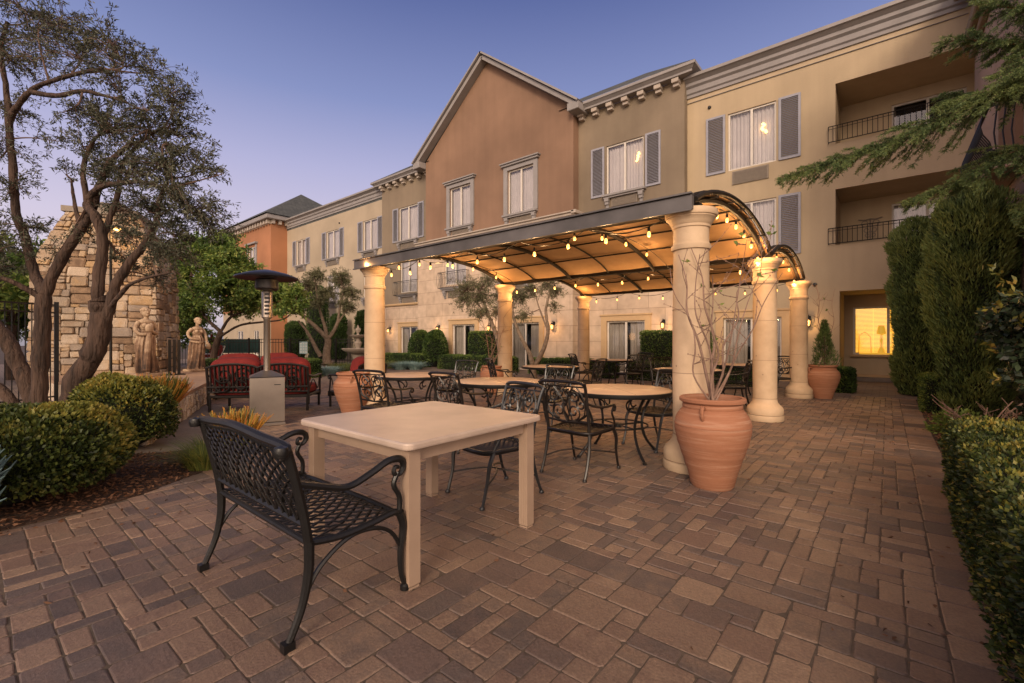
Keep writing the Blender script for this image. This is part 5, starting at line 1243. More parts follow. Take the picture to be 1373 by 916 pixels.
def firestick(label, loc, n, r, h, mix=.6):
    R = random.Random(int(abs(loc[1]*100))); t = thing('firestick_plant', label, 'plant', loc); m = MB(); g = MB()
    for i in range(n):
        a = R.uniform(0, 2*pi); q = R.uniform(0, 1)**.6*r; p = Vector((cos(a)*q*.4, sin(a)*q*.4, 0)); d = Vector((cos(a)*q/r*.6+R.uniform(-.2,.2), sin(a)*q/r*.6+R.uniform(-.2,.2), 1)).normalized()
        e = p+d*h*R.uniform(.45, .75); g.tube([p, e], .006, 4)
        for k in range(5):
            dd = (d+Vector((R.uniform(-1,1), R.uniform(-1,1), R.uniform(0,.5)))*.45).normalized(); e2 = e+dd*h*R.uniform(.15, .4); s = e-d*h*R.uniform(0, .25)
            (m if R.random() < mix else g).tube([s, (s+e2)/2+Vector((0,0,-.005)), e2], [.0065, .006, .0035], 4)
    obj('tips', m, M['firestick'], t); obj('stems', g, M['grass'], t)
firestick('orange tipped firestick plant behind the left end of the lattice bench', (-5.85, 2.02, 0), 85, .20, .50, .85)
firestick('yellow and orange firestick shrub spilling over the low wall below the statue', (-8.3, 1.75, .2), 260, .55, .58, .6)
spikes('grass_tuft', 'green grassy tuft with reddish tips at the patio edge beside the bench', (-5.42, 1.60, 0), 620, .48, .42, [M['grass'], M['firestick']], 'grass', .006, group='grass tufts at the patio edge', lean=1.0)
spikes('grass_tuft', 'small grassy tuft just behind the first one by the path', (-5.95, 1.78, 0), 320, .34, .36, [M['grass'], M['firestick']], 'grass', .006, group='grass tufts at the patio edge', lean=1.0)
def succulent(label, loc, n, r, h):
    R = random.Random(4); t = thing('blue_succulent', label, 'succulent', loc); m = MB()
    for i in range(n):
        a = R.uniform(0, 2*pi); el = R.uniform(.15, 1.2); d = Vector((cos(a)*cos(el), sin(a)*cos(el), sin(el))); L = r*R.uniform(.6, 1)
        b = Vector((R.uniform(-.05,.05), R.uniform(-.05,.05), h*R.uniform(.3,.8))); m.tube([b, b+d*L*.5, b+d*L+Vector((0,0,.03))], [.010, .011, .003], 6)
    obj('leaves', m, M['chalk'], t); m = MB(); m.tube([(0,0,-.02),(0,0,h*.8)], .03, 8); obj('stem', m, M['bark_pale'], t)
succulent('blue-green spiky succulent cut off by the left frame edge', (-4.68, .06, 0), 110, .20, .55)
# blue fescue and mixed grasses near the fountain
for i, (x, y, c_) in enumerate(((-16.9, 13.0, 1), (-15.9, 12.6, 1), (-16.4, 12.2, 1), (-17.6, 12.5, 0), (-15.9, 8.6, 1), (-16.2, 9.5, 0), (-16.9, 9.9, 0), (-15.3, 9.9, 1), (-17.3, 11.0, 1), (-18.1, 10.4, 0), (-17.9, 11.8, 0))):
    spikes('fescue_clump', ('blue fescue clump' if c_ else 'yellow-green grass clump')+' number', (x, y, 0), 520, .75, .5, [M['fescue'] if c_ else M['grass']], 'grass', .014, group='grass clumps round the fountain', lean=.9)['label'] = [
     'blue grass clump against the long low hedge, leftmost of three', 'blue grass clump against the long low hedge, rightmost of three', 'blue grass clump against the long low hedge, frontmost of three', 'yellow-green grass clump left of the blue ones by the low hedge', 'blue grass clump right of the small box hedge by the fountain', 'yellow-green grass clump in front of the fountain basin', 'yellow-green grass clump left of the fountain pedestal', 'blue grass clump directly below the fountain basin', 'blue grass clump right of the fountain', 'yellow-green grass clump farther back beside the fountain', 'yellow-green grass clump between the fountain and the left column'][i]
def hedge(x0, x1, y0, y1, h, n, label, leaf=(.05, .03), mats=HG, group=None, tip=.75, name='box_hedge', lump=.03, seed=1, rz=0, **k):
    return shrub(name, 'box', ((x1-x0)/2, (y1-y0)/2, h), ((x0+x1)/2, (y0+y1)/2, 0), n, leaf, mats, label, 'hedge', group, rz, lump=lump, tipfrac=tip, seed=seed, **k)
HL = 'low clipped hedges along the hotel wall'; HT_ = 'tall clipped hedge blocks by the doors'
hedge(-19.6, -16.6, 13.5, 14.2, .62, 9000, 'long low clipped hedge behind the blue grass, left of the round bushes', group=HL)
hedge(-15.6, -11.3, 13.5, 14.2, .62, 12000, 'long low clipped hedge below the gable between the olive trunks', group=HL)
hedge(-10.6, -7.0, 13.7, 14.3, .60, 10000, 'low clipped hedge behind the rear left table', group=HL)
hedge(-6.6, -2.6, 13.8, 14.4, .58, 10000, 'low clipped hedge behind the big column and tables', group=HL)
hedge(-1.55, -.62, 13.75, 14.4, .60, 9000, 'short low hedge at the end of the patio below the lit window', group=HL)
hedge(-14.5, -12.9, 14.4, 15.1, 1.65, 9000, 'tall rectangular hedge block between the gable doors', group=HT_, leaf=(.06,.035))
hedge(-6.75, -5.35, 15.2, 15.9, 1.6, 9000, 'tall rectangular hedge block below the lantern behind the rear tables', group=HT_, leaf=(.06,.035))
hedge(-5.2, -4.55, 15.5, 16.1, 1.6, 4500, 'tall narrow hedge block visible right of the big column', group=HT_, leaf=(.06,.035))
for i, (x, y, r) in enumerate(((-17.75, 14.4, .62), (-16.55, 14.3, .58))):
    shrub('round_topiary', 'ell', (r, r, 1.75), (x, y, 0), 7000, (.07, .04), [M['hedge'], M['hedge_top']], ['rounded bush left of the gable door, left of two', 'rounded bush on a thin stem nearest the gable door, right of two'][i], 'bush', 'round bushes beside the garden door', lump=.05, tipfrac=.25, seed=i)
shrub('round_topiary', 'ell', (.38, .38, 1.7), (-22.6, 15.2, 0), 3500, (.07, .04), [M['hedge']], 'dark bush below the farthest left lantern', 'bush', lump=.04)
hedge(-16.35, -15.1, 7.0, 7.9, .62, 9000, 'small clipped box hedge at the edge of the courtyard behind the sofas', seed=4, rz=.3)
hedge(-20.5, -16.9, 6.2, 6.8, .55, 7000, 'low yellowish hedge in front of the pool fence', seed=5, rz=.35)
# right side
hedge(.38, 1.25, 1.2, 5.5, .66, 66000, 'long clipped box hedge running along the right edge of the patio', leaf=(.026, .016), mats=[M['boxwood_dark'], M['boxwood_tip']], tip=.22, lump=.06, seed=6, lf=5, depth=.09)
hedge(.48, 1.0, 11.0, 12.1, .66, 9000, 'small square box hedge at the foot of the tall cypresses', leaf=(.035, .02), seed=7)
CY = [M['cypress'], M['cypress_tip']]
shrub('tall_cypress', 'col', (.52, .62, 4.1), (.62, 14.4, 0), 30000, (.11, .022), CY, 'tall dense cypress column farthest back beside the lit window', 'cypress', 'tall clipped cypresses on the right', lump=.15, lf=5, tipfrac=.6, up=1.3, seed=1, depth=.2, tiprule='all')
shrub('tall_cypress', 'col', (.50, .60, 3.95), (1.12, 11.2, 0), 34000, (.11, .020), CY, 'tall dense cypress column in the middle, behind the golden-leaved shrub', 'cypress', 'tall clipped cypresses on the right', lump=.2, lf=4.5, tipfrac=.6, up=1.3, seed=2, depth=.25, tiprule='all')
FL = []
while len(FL) < 260:
    x, y = random.choice([(random.gauss(-4.5, .5), random.uniform(-.3, 2.5)), (random.gauss(.1, .25), random.uniform(1.5, 12)), (random.uniform(-7, .2), random.uniform(.8, 11))])
    if on_patio(x, y) and x < .4: FL.append((x, y, .006))
FL = np.array(FL); fd = unit(len(FL)); fd[:, 2] *= .15
o = put('fallen_leaves', leaves_mesh('fallen_leaves', FL, fd, .038, .016, M['chip']), M['chip']); o['kind'] = 'stuff'; o['label'] = 'scattered dry leaves blown over the paving'; o['category'] = 'leaf litter'
def photinia():
    x, y = 1.32, 6.55; t = thing('glossy_shrub', 'glossy broad-leaved shrub with golden new leaves at the right edge', 'shrub', (x, y, 0))
    m = MB(); P = limb(m, [(x,y,-.02),(x-.02,y,.6),(x,y+.05,1.3)], [.05,.04,.03])
    cl = [(x+random.uniform(-.34,.34), y+random.uniform(-.55,.55), z, .30) for z in (.35,.5,.65,.8,.95,1.1,1.2,1.35,1.45,1.6,1.7,1.75,.5,.9,1.3,1.6)]
    obj('stem', m, M['twig'], t, True)
    crown(t, P, cl, 620, 26, (.078, .045), M['photinia'], M['twig'], spread=1.1)
    S = np.array([[x+random.uniform(-.55,.2), y+random.uniform(-.7,.6), random.uniform(.7,1.95)] for _ in range(45)]); n = 10
    p = np.repeat(S, n, 0)+RNG.normal(size=(45*n, 3))*.035; d = np.array([-.3, -.3, .6])+unit(45*n)*.8
    put('new_leaves', leaves_mesh('new_leaves', p, d, .065, .034, M['photinia_tip']), M['photinia_tip'], t, True)
    m = MB(); m.ell((x+.1, y, .9), (.3, .45, .75), 14); obj('branches', m, M['core'], t, True)  # dark solid filler, its colour stands in for shade inside the crown
photinia()
def small_leafy(label, loc, n, r, h, lm='hedge_top'):
    t = thing('leafy_plant', label, 'plant', loc); d = unit(n); d[:, 2] = abs(d[:, 2]); p = d*np.array([r, r, h])*RNG.uniform(.3, 1, (n, 1)); put('leaves', leaves_mesh('leaves', p, d+unit(n)*.6, .06, .04, M[lm]), M[lm], t)
    m = MB()
    for i in range(12): a = i*.55; m.tube([(0,0,0),(r*.7*cos(a), r*.7*sin(a), h*.7)], .004, 4)
    obj('stems', m, M['twig'], t)
small_leafy('low bright green leafy plant between the box hedges on the right', (.78, 8.9, 0), 900, .36, .34)
small_leafy('small dark leafy plant at the far end of the long box hedge', (.82, 7.7, 0), 700, .3, .3, 'hedge')
m = MB(); t = thing('pruned_shrub', 'leafless pruned shrub with pale cut twigs beside the green leafy plant', 'shrub', (.92, 8.2, 0))
R_ = random.Random(9)
for i in range(16):
    a = R_.uniform(0, 6.28); e = Vector((cos(a)*.38, sin(a)*.45, R_.uniform(.3, .6))); P = smoothpath([(0,0,0), e*.5+Vector((0,0,.06)), e], 4); m.tube(P, [.012*(1-.5*j/(len(P)-1)) for j in range(len(P))], 5)
    for k in range(3): f = e*R_.uniform(.6,1); m.tube([f, f+Vector((R_.uniform(-.12,.12), R_.uniform(-.12,.12), R_.uniform(.05,.16)))], .004, 4)
obj('twigs', m, M['vinebark'], t)

# cedar reaching in from the right
t = thing('cedar_tree', 'cedar tree outside the frame whose feathery branches reach in at the upper right', 'tree', (2.9, 4.6, 0))
m = MB(); TRK = limb(m, [(2.9,4.6,-.03),(2.9,4.6,2.5),(2.95,4.65,5),(2.9,4.6,8)], [.22,.18,.14,.06], 8, 12)
npos = []; ndir = []; tw = MB()
for bi, Bp in enumerate(CED):
    r0 = (.036, .020, .030, .020, .020, .016)[bi]
    b0 = Vector(Bp[0]); near = min(TRK, key=lambda p: (p-(b0+Vector((0,0,-.3)))).length)
    Q = smoothpath([tuple(near), tuple((near+b0)/2+Vector((0,0,.05)))]+[tuple(p) for p in Bp], 9); n = len(Q)
    m.tube(Q, [r0*1.3*(1-.93*(i/(n-1))**.9) for i in range(n)], 7)
    tot = [0.]
    for i in range(1, n): tot.append(tot[-1]+(Q[i]-Q[i-1]).length)
    LN = tot[-1]; s = LN*.28
    while s < LN:
        i = max(j for j in range(n) if tot[j] <= s); i = min(i, n-2); f = (s-tot[i])/max(1e-6, tot[i+1]-tot[i]); p = Q[i].lerp(Q[i+1], f); tn = (Q[i+1]-Q[i]).normalized()
        rem = (LN-s)
        L = min(.55, .09+.42*rem**.8)*random.uniform(.55, 1.15)
        for sd in (-1, 1):
            side = tn.cross(Vector((0,0,1))).normalized()*sd
            d = (tn*.75+side*random.uniform(.35, .9)+Vector((0,0,random.uniform(-.45,.25)))).normalized()
            S = smoothpath([p, p+d*L*.5+Vector((0,0,.015)), p+d*L-Vector((0,0,.08*L))], 5); tw.tube(S, [.0035*(1-.6*j/(len(S)-1)) for j in range(len(S))], 3, cap=False)
            k = int(L/.0024)
            for _ in range(k):
                j = random.uniform(.05, 1)*(len(S)-1); j0 = min(int(j), len(S)-2); q = S[j0].lerp(S[j0+1], j-j0); tt = (S[j0+1]-S[j0]).normalized()
                if random.random() < .16:   # short tertiary twig
                    e = q+(tt*.6+Vector((random.uniform(-1,1), random.uniform(-1,1), random.uniform(-.8,.5)))*.7)*.06
                    for w in range(12): npos.append(tuple(q.lerp(e, w/12))); ndir.append(((e-q).normalized()*.8+Vector((random.uniform(-1,1), random.uniform(-1,1), random.uniform(-1,1)))*.7)[:])
                npos.append(tuple(q)); ndir.append((tt*.9+Vector((random.uniform(-1,1), random.uniform(-1,1), random.uniform(-.7,1)))*.8)[:])
        s += .035
obj('trunk', m, M['bark_red'], t, True); obj('twigs', tw, M['twig'], t, True)
put('needles', leaves_mesh('needles', np.array(npos), np.array(ndir), .028, .0050, M['cedar']), M['cedar'], t, True)

# ================================================================== stonework, statues, fences
def stones(mb, F, W, Hh, R, u=.075, big=((4,2),(5,2),(3,2),(6,3),(4,3),(3,1),(2,1),(5,3),(2,2)), out=.03, tones=None, flip=False):
    nx, nz = max(1, round(W/u)), max(1, round(Hh/u)); used = np.zeros((nx, nz), bool); big = list(big)
    for j in range(nz):
        for i in range(nx):
            if used[i, j]: continue
            R.shuffle(big)
            for a, b in big+[(2,1),(1,2),(1,1)]:
                if i+a <= nx and j+b <= nz and not used[i:i+a, j:j+b].any(): break
            used[i:i+a, j:j+b] = True
            x0, x1, z0, z1 = i/nx, (i+a)/nx, j/nz, (j+b)/nz; g = .006/W; h = .006/Hh; jt = lambda s: R.uniform(-s, s)
            c = .16*min(a, b)/max(a, 1); d = .16*min(a, b)/max(b, 1); dx, dz = (x1-x0), (z1-z0)
            pts = [(x0+dx*c, z0+h), (x1-dx*c, z0+h), (x1-g, z0+dz*d), (x1-g, z1-dz*d), (x1-dx*c, z1-h), (x0+dx*c, z1-h), (x0+g, z1-dz*d), (x0+g, z0+dz*d)]
            pts = [(x+jt(.16*dx/a), z+jt(.16*dz/b)) for x, z in pts]; cx = sum(p[0] for p in pts)/8; cz = sum(p[1] for p in pts)/8; o = out*R.uniform(.45, 1.3)
            v = [F(x, z, -.03) for x, z in pts]+[F(x, z, o*.55) for x, z in pts]+[F(cx+(x-cx)*.82, cz+(z-cz)*.82, o+jt(.006)) for x, z in pts]
            f = [(k*8+q, k*8+(q+1) % 8, k*8+8+(q+1) % 8, k*8+8+q) for k in range(2) for q in range(8)]+[tuple(range(16, 24))]
            mb.t = min(1, max(.02, R.choice([.08,.25,.42,.55,.7,.85,.95])+jt(.08))); mb.add(v, f)
R_ = random.Random(21)
# chimney tower
TC = Vector((-16.45, 2.60, 0)); a1 = math.radians(-27); n1 = Vector((cos(a1), sin(a1), 0)); n2 = Vector((-sin(a1), cos(a1), 0))
t = thing('stone_chimney', 'tapering outdoor fireplace chimney of rough tan field stone behind the statues', 'fireplace', tuple(TC))
def hw(z): return 1.32-.02*z if z < 3.0 else 1.26-.55*((z-3.0)/1.6)**1.3
def hd(z): return .95 if z < 2.9 else .95-.35*((z-2.9)/1.7)**1.3
mb = MB(); HT4 = 4.6; S_ = [0, .8, 1.6, 2.2, 2.9, 3.2, 3.6, 4.1, 4.6]
v = []
for z in S_:
    for a, b in ((1,-1),(1,1),(-1,1),(-1,-1)): v.append(tuple(TC+n1*a*(hd(z)-.03)+n2*b*(hw(z)-.03)+Vector((0,0,z))))
mb.t = .3; mb.add(v, [(i*4+j, i*4+(j+1) % 4, i*4+4+(j+1) % 4, i*4+4+j) for i in range(len(S_)-1) for j in range(4)]+[(32,33,34,35)])
stones(mb, lambda x, z, o: tuple(TC+n1*(hd(z*HT4)+o)+n2*(hw(z*HT4)*(2*x-1))+Vector((0,0,z*HT4))), 2.5, HT4, R_, u=.085, out=.055)
stones(mb, lambda x, z, o: tuple(TC+n2*(hw(z*HT4)+o)+n1*(hd(z*HT4)*(1-2*x))+Vector((0,0,z*HT4))), 1.8, HT4, R_, u=.085, out=.06)
obj('stone_walls', mb, M['stones'], t, True)
m = MB(); z = 4.6; m.obox(tuple(TC+Vector((0,0,z+.07))), n1, n2, (0,0,1), hd(4.6)+.08, hw(4.6)+.08, .07); m.obox(tuple(TC+Vector((0,0,z+.26))), n1, n2, (0,0,1), .35, .4, .12); obj('chimney_cap', m, M['grille'], t, True)
m = MB(); c = TC+n2*(1.285)+Vector((0,0,0)); ap = [(-.5,.42),(.5,.42)]+[(.5*cos(pi*i/10), 1.05+.4*sin(pi*i/10)) for i in range(11)]
m.add([tuple(c+n2*.045+n1*x+Vector((0,0,zz))) for x, zz in ap], [tuple(range(len(ap)))]); obj('fire_opening', m, M['darkroom'], t, True)
# low wall and terrace
FW = [(-7.0, 1.42), (-8.9, 2.30), (-10.4, 2.99), (-12.5, 3.95), (-14.6, 4.85), (-16.6, 5.5)]
t = thing('stone_wall', 'low rubble stone seat wall with flat cap running past the sofa to the statues', 'wall', (-10.4, 2.8, 0))
mb = MB(); BK = [(-16.8, 4.9), (-15.6, 1.1), (-10.5, 1.5), (-7.9, 1.35)]; PL = FW+BK; n = len(PL)
mb.t = .3; mb.add([(x, y, 0) for x, y in PL]+[(x, y, .37) for x, y in PL], [(i, (i+1) % n, n+(i+1) % n, n+i) for i in range(n)])
for i in range(len(FW)-1):
    A, Bv = Vector((*FW[i], 0)), Vector((*FW[i+1], 0)); d = (Bv-A); L = d.length; d.normalize(); nn = Vector((-d.y, d.x, 0)); nn = nn if nn.y > 0 else -nn
    stones(mb, lambda x, z, o, A=A, d=d, L=L, nn=nn: tuple(A+d*x*L+nn*o+Vector((0,0,z*.37))), L, .37, R_, u=.06, big=((2,3),(2,2),(3,2),(1,2),(2,4),(3,3),(1,3)), out=.045)
obj('stone_face', mb, M['stones_pale'], t, True)
mb = MB(); cap = [(x, y+.03) for x, y in FW]+[(x, y+(.0)) for x, y in BK]; mb.add([(x, y, .372) for x, y in cap]+[(x, y, .43) for x, y in cap], [tuple(range(n, 2*n))]+[(i, (i+1) % n, n+(i+1) % n, n+i) for i in range(n)])
obj('cap_slab', mb, surf('cap_stone', (.40,.27,.18), (.30,.2,.14), .85, nscale=5, bump=.5, bscale=25), t, True)

def fence(label, pts, h, step=.12, r=.009, z0=.05, postevery=2.2, name='iron_fence', cat='fence'):
    t = thing(name, label, cat, (pts[0][0], pts[0][1], 0)); m = MB(); q = MB()
    for (a, b) in zip(pts[:-1], pts[1:]):
        A, Bv = Vector((*a, 0)), Vector((*b, 0)); d = Bv-A; L = d.length; d.normalize(); k = int(L/step)
        for i in range(k+1): p = A+d*L*i/k; m.box(p.x-r, p.x+r, p.y-r, p.y+r, z0, h)
        for z in (z0+.08, h-.18, h-.02): q.beam(A+Vector((0,0,z)), Bv+Vector((0,0,z)), .03, .03)
        for i in range(int(L/postevery)+1): p = A+d*min(L, i*postevery); o = MB(); o.box(p.x-.035, p.x+.035, p.y-.035, p.y+.035, 0, h+.05, .005); obj('post', o, M['iron'], t, True)
    obj('pickets', m, M['iron'], t, True); obj('rails', q, M['iron'], t, True); return t
fence('tall black iron picket fence at the far left behind the olive trunks', [(-13.4, 1.25), (-12.2, -.6), (-11.8, -2.5)], 2.05, .11)
fence('long black iron pool fence between the chimney and the fountain', [(-27.5, 4.6), (-25.8, 7.3), (-23.4, 10.6), (-21.2, 13.4)], 1.34, .13)
t = thing('fire_screen', 'short upright black metal bar panel between the two statues', 'screen', (-13.75, 3.35, .43))
m = MB()
for i in range(3): m.box(-.02+i*.03, .0+i*.03, -.10+i*.09, -.04+i*.09, 0, .88)
obj('bars', m, M['iron'], t); m = MB(); m.box(-.06, .16, -.14, .22, .0, .025); obj('foot', m, M['iron'], t)
m = MB(); t = thing('pole_light', 'small lamp glowing orange among the olive branches at the top of the chimney', 'lamp', (-14.9, 2.35, 0))
m.tube([(0,0,0),(0,0,4.05),(.1,.06,4.14)], .03, 7); obj('pole', m, M['iron'], t)
m = MB(); m.ell((.16,.10,4.10), (.14,.11,.05), 12); obj('lamp_shade', m, M['iron_brown'], t)
m = MB(); m.ell((.16,.10,4.05), (.10,.08,.035), 12); obj('bulb', m, emit('flood_glow', (1,.5,.14), 9), t)
pt('pole_lamp_light', (-14.7, 2.4, 3.85), 22, (1, .55, .2), .06); pt('bare_warm_light', (-13.2, 3.9, 1.5), 9, (1, .5, .2), .25)  # second one is a bare warm point near the statues, no fire modelled
# signs on the pool fence
for x, y, w, h, lab in ((-23.02, 11.15, .42, .62, 'pale blue notice board with small panels on the pool fence'), (-25.62, 7.6, .32, .30, 'small pale blue sign on the pool fence behind the statues')):
    t = thing('notice_sign', lab, 'sign', (x, y, .58 if h > .4 else .95), math.radians(-53+90), None); m = MB(); m.box(-w/2, w/2, -.085, -.07, 0, h, .004); obj('board', m, surf('sign_face', (.35,.50,.52), (.28,.42,.45), .5), t)
    m = MB()
    for a in range(3):
        for b in range(4 if h > .4 else 1): m.box(-w/2+.03+a*w/3.1, -w/2+.03+a*w/3.1+w/4.2, -.088, -.0855, .05+b*.14, .05+b*.14+.10)
    obj('notices', m, surf('sign_paper', (.62,.66,.64), (.5,.55,.54), .7), t)
# pool furniture behind the fence
t = thing('pool_chair', 'white framed lounge chair with red cushion beyond the pool fence', 'lounge chair', (-27.3, 8.3, 0), .6); m = MB()
for x in (-.3, .3): m.tube([(x,-.5,0),(x,-.45,.4),(x,.3,.4),(x,.6,.95)], .03, 6); m.tube([(x,.25,.4),(x,.3,0)], .03, 6)
m.tube([(-.3,.6,.95),(.3,.6,.95)], .03, 6); obj('frame', m, M['frame'], t); m = MB(); m.ell((0,-.08,.46), (.3,.42,.07), 16, .5); m.ell((0,.42,.72), (.3,.09,.32), 16, .5); obj('cushion', m, M['red'], t)
t = thing('pool_umbrella', 'folded red umbrella beyond the pool fence', 'umbrella', (-28.2, 8.6, 0)); m = MB(); m.tube([(0,0,0),(0,0,1.6)], .03, 6); obj('pole', m, M['iron'], t); m = MB(); m.lathe([(.03,.55),(.14,.6),(.17,.9),(.10,1.4),(.02,1.65)], n=12); obj('canopy', m, M['red'], t)
m = MB(); t = thing('windscreen_cloth', 'dark green mesh cloth tied to a frame beyond the pool fence', 'screen', (-28.5, 9.5, 0)); m.box(-1.6, 1.6, -.02, .02, .55, 1.3); m2 = MB()
for x in (-1.6, 0, 1.6): m2.tube([(x,0,0),(x,0,1.35)], .03, 6)
obj('cloth', m, M['fabric_dark'], t); obj('frame', m2, M['iron'], t); t.rotation_euler.z = .9
# fountain
t = thing('stone_fountain', 'two tiered stone fountain with urn finial beyond the left column', 'fountain', (-15.55, 9.6, 0))
m = MB(); m.lathe([(.0,0),(.36,0),(.36,.10),(.26,.16),(.18,.30),(.16,.55),(.22,.68),(.28,.74),(.0,.76)], n=24); obj('pedestal', m, M['water'], t)
m = MB(); m.lathe([(.0,.74),(.20,.76),(.45,.84),(.58,.93),(.60,.97),(.57,.98),(.50,.93),(.0,.88)], n=32); obj('basin', m, M['water'], t)
m = MB(); m.lathe([(.0,.90),(.15,.92),(.09,1.0),(.12,1.1),(.15,1.18),(.08,1.28),(.10,1.34),(.0,1.36)], n=20); obj('stem', m, M['water'], t)
m = MB(); m.lathe([(.0,1.34),(.12,1.36),(.28,1.43),(.32,1.48),(.30,1.49),(.0,1.44)], n=28); obj('upper_bowl', m, M['water'], t)
m = MB(); m.lathe([(.0,1.44),(.07,1.46),(.04,1.54),(.08,1.60),(.10,1.68),(.05,1.74),(.02,1.84),(.0,1.88)], n=14)
for s in (-1, 1): m.tube(smoothpath([(s*.08,0,1.6),(s*.16,0,1.66),(s*.12,0,1.75)], 4), .015, 5)
obj('finial', m, M['water'], t)

# ---- statues: one continuous remeshed figure each
def statue(label, loc, rz, hgt, pose):
    t = thing('stone_statue', label, 'statue', loc, rz, 'classical stone statues beside the chimney'); m = MB(); K = hgt/1.62
    def S(*p): return tuple(q*K for q in p)
    # robe: folded cloth lathe with off-centre hips
    n = 40; prof = [(.235,0),(.225,.10),(.205,.30),(.20,.50),(.205,.68),(.195,.80),(.165,.92),(.13,1.0)]
    vs = []
    for i, (r, z) in enumerate(prof):
        for j in range(n):
            a = 2*pi*j/n; f = 1+.15*sin(a*7+z*3*pose)*(1-z*.6)+.07*sin(a*12-z*5); leg = .05*(1 if abs(((a-pose*.8+pi) % (2*pi))-pi) < .7 else 0)*sin(pi*min(1, z/.9))
            vs.append(S(r*f*cos(a)*.92+leg*cos(pose*.8)+.04*pose*sin(z*2.4), r*f*sin(a)*.82+leg*sin(pose*.8), z+.07))
    fs = [(i*n+j, i*n+(j+1) % n, (i+1)*n+(j+1) % n, (i+1)*n+j) for i in range(len(prof)-1) for j in range(n)]+[tuple(range(n-1,-1,-1)), tuple(range((len(prof)-1)*n, len(prof)*n))]
    m.add(vs, fs)
    cx = .04*pose*sin(2.3)
    m.ell(S(cx,0,1.02), S(.145,.115,.13)); m.ell(S(cx,0,1.16), S(.15,.115,.14)); m.ell(S(cx,.0,1.27), S(.165,.10,.08))
    for s in (-1, 1): m.ell(S(cx+s*.065,.085,1.19), S(.055,.05,.055), 12)
    m.tube([S(cx,0,1.27), S(cx,.01,1.38), S(cx+.01,.02,1.44)], [.06*K,.045*K,.045*K], 10)
    hc = (cx+.015*pose, .03, 1.50); m.ell(S(*hc), S(.078,.092,.105), 16); m.ell(S(hc[0],hc[1]+.085,hc[2]-.012), S(.014,.022,.025), 8); m.ell(S(hc[0],hc[1]+.065,hc[2]-.07), S(.035,.03,.022), 8)
    m.ell(S(hc[0],hc[1]-.02,hc[2]+.035), S(.094,.100,.088), 14); m.ell(S(hc[0],hc[1]-.11,hc[2]+.0), S(.055,.055,.055), 10)
    for q in range(9): an = q*2*pi/9; m.ell(S(hc[0]+.082*cos(an),hc[1]-.02+.085*sin(an),hc[2]+.05), S(.028,.028,.026), 8)
    # arms: one across the waist holding cloth, one raised or akimbo
    def arm(P, r=(.052,.047,.040,.036,.028)): m.tube(smoothpath([S(*p) for p in P], 3), [q*K for q in lerpr(list(r), 3)], 9)
    if pose > 0:
        arm([(cx-.15,0,1.27),(cx-.215,-.02,1.12),(cx-.19,.06,1.0),(cx-.08,.15,1.04),(cx+.02,.17,1.08)]); arm([(cx+.15,0,1.27),(cx+.22,.02,1.12),(cx+.2,.10,1.0),(cx+.10,.17,.98),(cx+.04,.18,1.03)])
        m.ell(S(cx+.03,.20,1.12), S(.09,.07,.11), 12); m.tube([S(cx+.02,.19,1.05),S(cx+.06,.22,.8),S(cx+.10,.25,.45),S(cx+.12,.24,.15)], [.05*K,.06*K,.07*K,.085*K], 9)
        m.tube(smoothpath([S(cx-.17,.02,1.0),S(cx,.13,.93),S(cx+.17,.02,.99),S(cx,-.13,.95),S(cx-.17,.02,1.0)], 5), .035*K, 7)
    else:
        arm([(cx+.15,0,1.27),(cx+.25,-.02,1.14),(cx+.22,.03,1.0),(cx+.12,.10,.97),(cx+.03,.13,.95)]); arm([(cx-.15,0,1.27),(cx-.2,.04,1.12),(cx-.20,.10,.98),(cx-.17,.18,.88),(cx-.14,.22,.82)])
        m.tube(smoothpath([S(cx-.14,.22,.85),S(cx-.19,.24,.78),S(cx-.23,.20,.70),S(cx-.20,.12,.74)], 4), .05*K, 8); m.tube(smoothpath([S(cx-.19,.0,.93),S(cx,.15,.86),S(cx+.18,.02,.90),S(cx,-.13,.88),S(cx-.19,.0,.93)], 5), .042*K, 7)
    for s, yy in ((-1, .12), (1, .16)): m.ell(S(s*.09,yy,.10), S(.045,.10,.035), 10)
    o = obj('figure', m, M['statue'], t); md = o.modifiers.new('r', 'REMESH'); md.mode = 'VOXEL'; md.voxel_size = .010; md.use_smooth_shade = True
    md = o.modifiers.new('s', 'SMOOTH'); md.factor = .5; md.iterations = 1
    m = MB(); m.box(-.25*K, .25*K, -.22*K, .25*K, 0, .075*K, .012); obj('plinth', m, M['statue'], t)
statue('stone statue of a robed woman holding a bundle, nearer of the two before the chimney', (-13.77, 2.84, .432), math.radians(-75), 1.66, 1)
statue('stone statue of a robed woman with hand on hip, farther right beside the sofas', (-14.75, 4.12, .432), math.radians(-75), 1.50, -1)

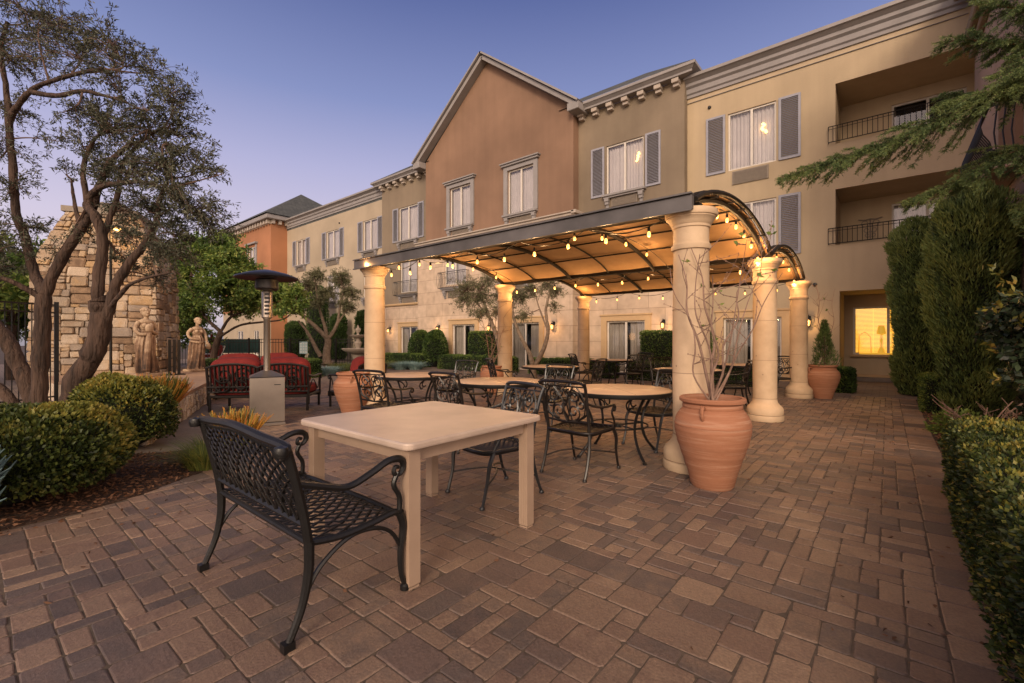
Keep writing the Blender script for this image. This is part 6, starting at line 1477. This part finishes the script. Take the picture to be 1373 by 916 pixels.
# ================================================================== sky, sun, camera
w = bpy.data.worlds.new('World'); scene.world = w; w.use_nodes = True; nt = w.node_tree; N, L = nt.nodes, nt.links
bg = N['Background']; tc = N.new('ShaderNodeTexCoord'); nz = N.new('ShaderNodeVectorMath'); nz.operation = 'NORMALIZE'; L.new(tc.outputs['Generated'], nz.inputs[0])
sp = N.new('ShaderNodeSeparateXYZ'); L.new(nz.outputs[0], sp.inputs[0])
r = N.new('ShaderNodeValToRGB'); e = r.color_ramp.elements
STOPS = [(0, (.36,.32,.36)), (.06, (.80,.68,.74)), (.20, (.66,.60,.76)), (.33, (.46,.46,.70)), (.45, (.25,.30,.56)), (.60, (.115,.155,.37)), (.72, (.16,.17,.27)), (1, (.17,.16,.22))]
e[0].position = 0; e[0].color = (*STOPS[0][1], 1); e[1].position = 1; e[1].color = (*STOPS[-1][1], 1)
for p, c in STOPS[1:-1]: q = e.new(p); q.color = (*c, 1)
L.new(sp.outputs[2], r.inputs['Fac'])
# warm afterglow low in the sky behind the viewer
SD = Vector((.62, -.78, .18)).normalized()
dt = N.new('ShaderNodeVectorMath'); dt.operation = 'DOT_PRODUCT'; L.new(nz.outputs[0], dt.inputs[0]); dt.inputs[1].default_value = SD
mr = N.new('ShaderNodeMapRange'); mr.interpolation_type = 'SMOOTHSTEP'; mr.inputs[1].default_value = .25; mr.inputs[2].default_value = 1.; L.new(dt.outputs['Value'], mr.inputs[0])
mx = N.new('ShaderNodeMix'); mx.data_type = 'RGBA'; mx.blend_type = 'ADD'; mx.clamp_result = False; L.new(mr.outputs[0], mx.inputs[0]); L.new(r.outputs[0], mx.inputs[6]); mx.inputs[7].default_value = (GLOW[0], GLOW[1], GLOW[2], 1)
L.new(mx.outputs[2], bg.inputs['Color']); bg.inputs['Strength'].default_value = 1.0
sl = bpy.data.lights.new('afterglow_sun', 'SUN'); sl.energy = SUN; sl.angle = math.radians(16); sl.color = (1, .80, .60)
so = bpy.data.objects.new('afterglow_sun', sl); COL.objects.link(so); so.rotation_euler = Vector((-.42, .86, -.40)).to_track_quat('-Z', 'Y').to_euler()
cam = bpy.data.cameras.new('camera'); co = bpy.data.objects.new('camera', cam); COL.objects.link(co); scene.camera = co
co.location = (0, 0, 1.32); co.rotation_euler = (pi/2, 0, math.radians(39.583)); cam.sensor_width = 36; cam.lens = 609/1373*36; cam.shift_y = -3/1373; cam.clip_end = 500; cam.clip_start = .05
scene.render.engine = 'CYCLES'; scene.cycles.use_denoising = True
try: scene.cycles.denoiser = 'OPENIMAGEDENOISE'
except Exception: pass
scene.cycles.max_bounces = 6; scene.cycles.transparent_max_bounces = 8; scene.cycles.sample_clamp_indirect = 3
scene.view_settings.view_transform = 'Standard'; scene.view_settings.look = 'None'; scene.view_settings.exposure = 0; scene.view_settings.gamma = 1
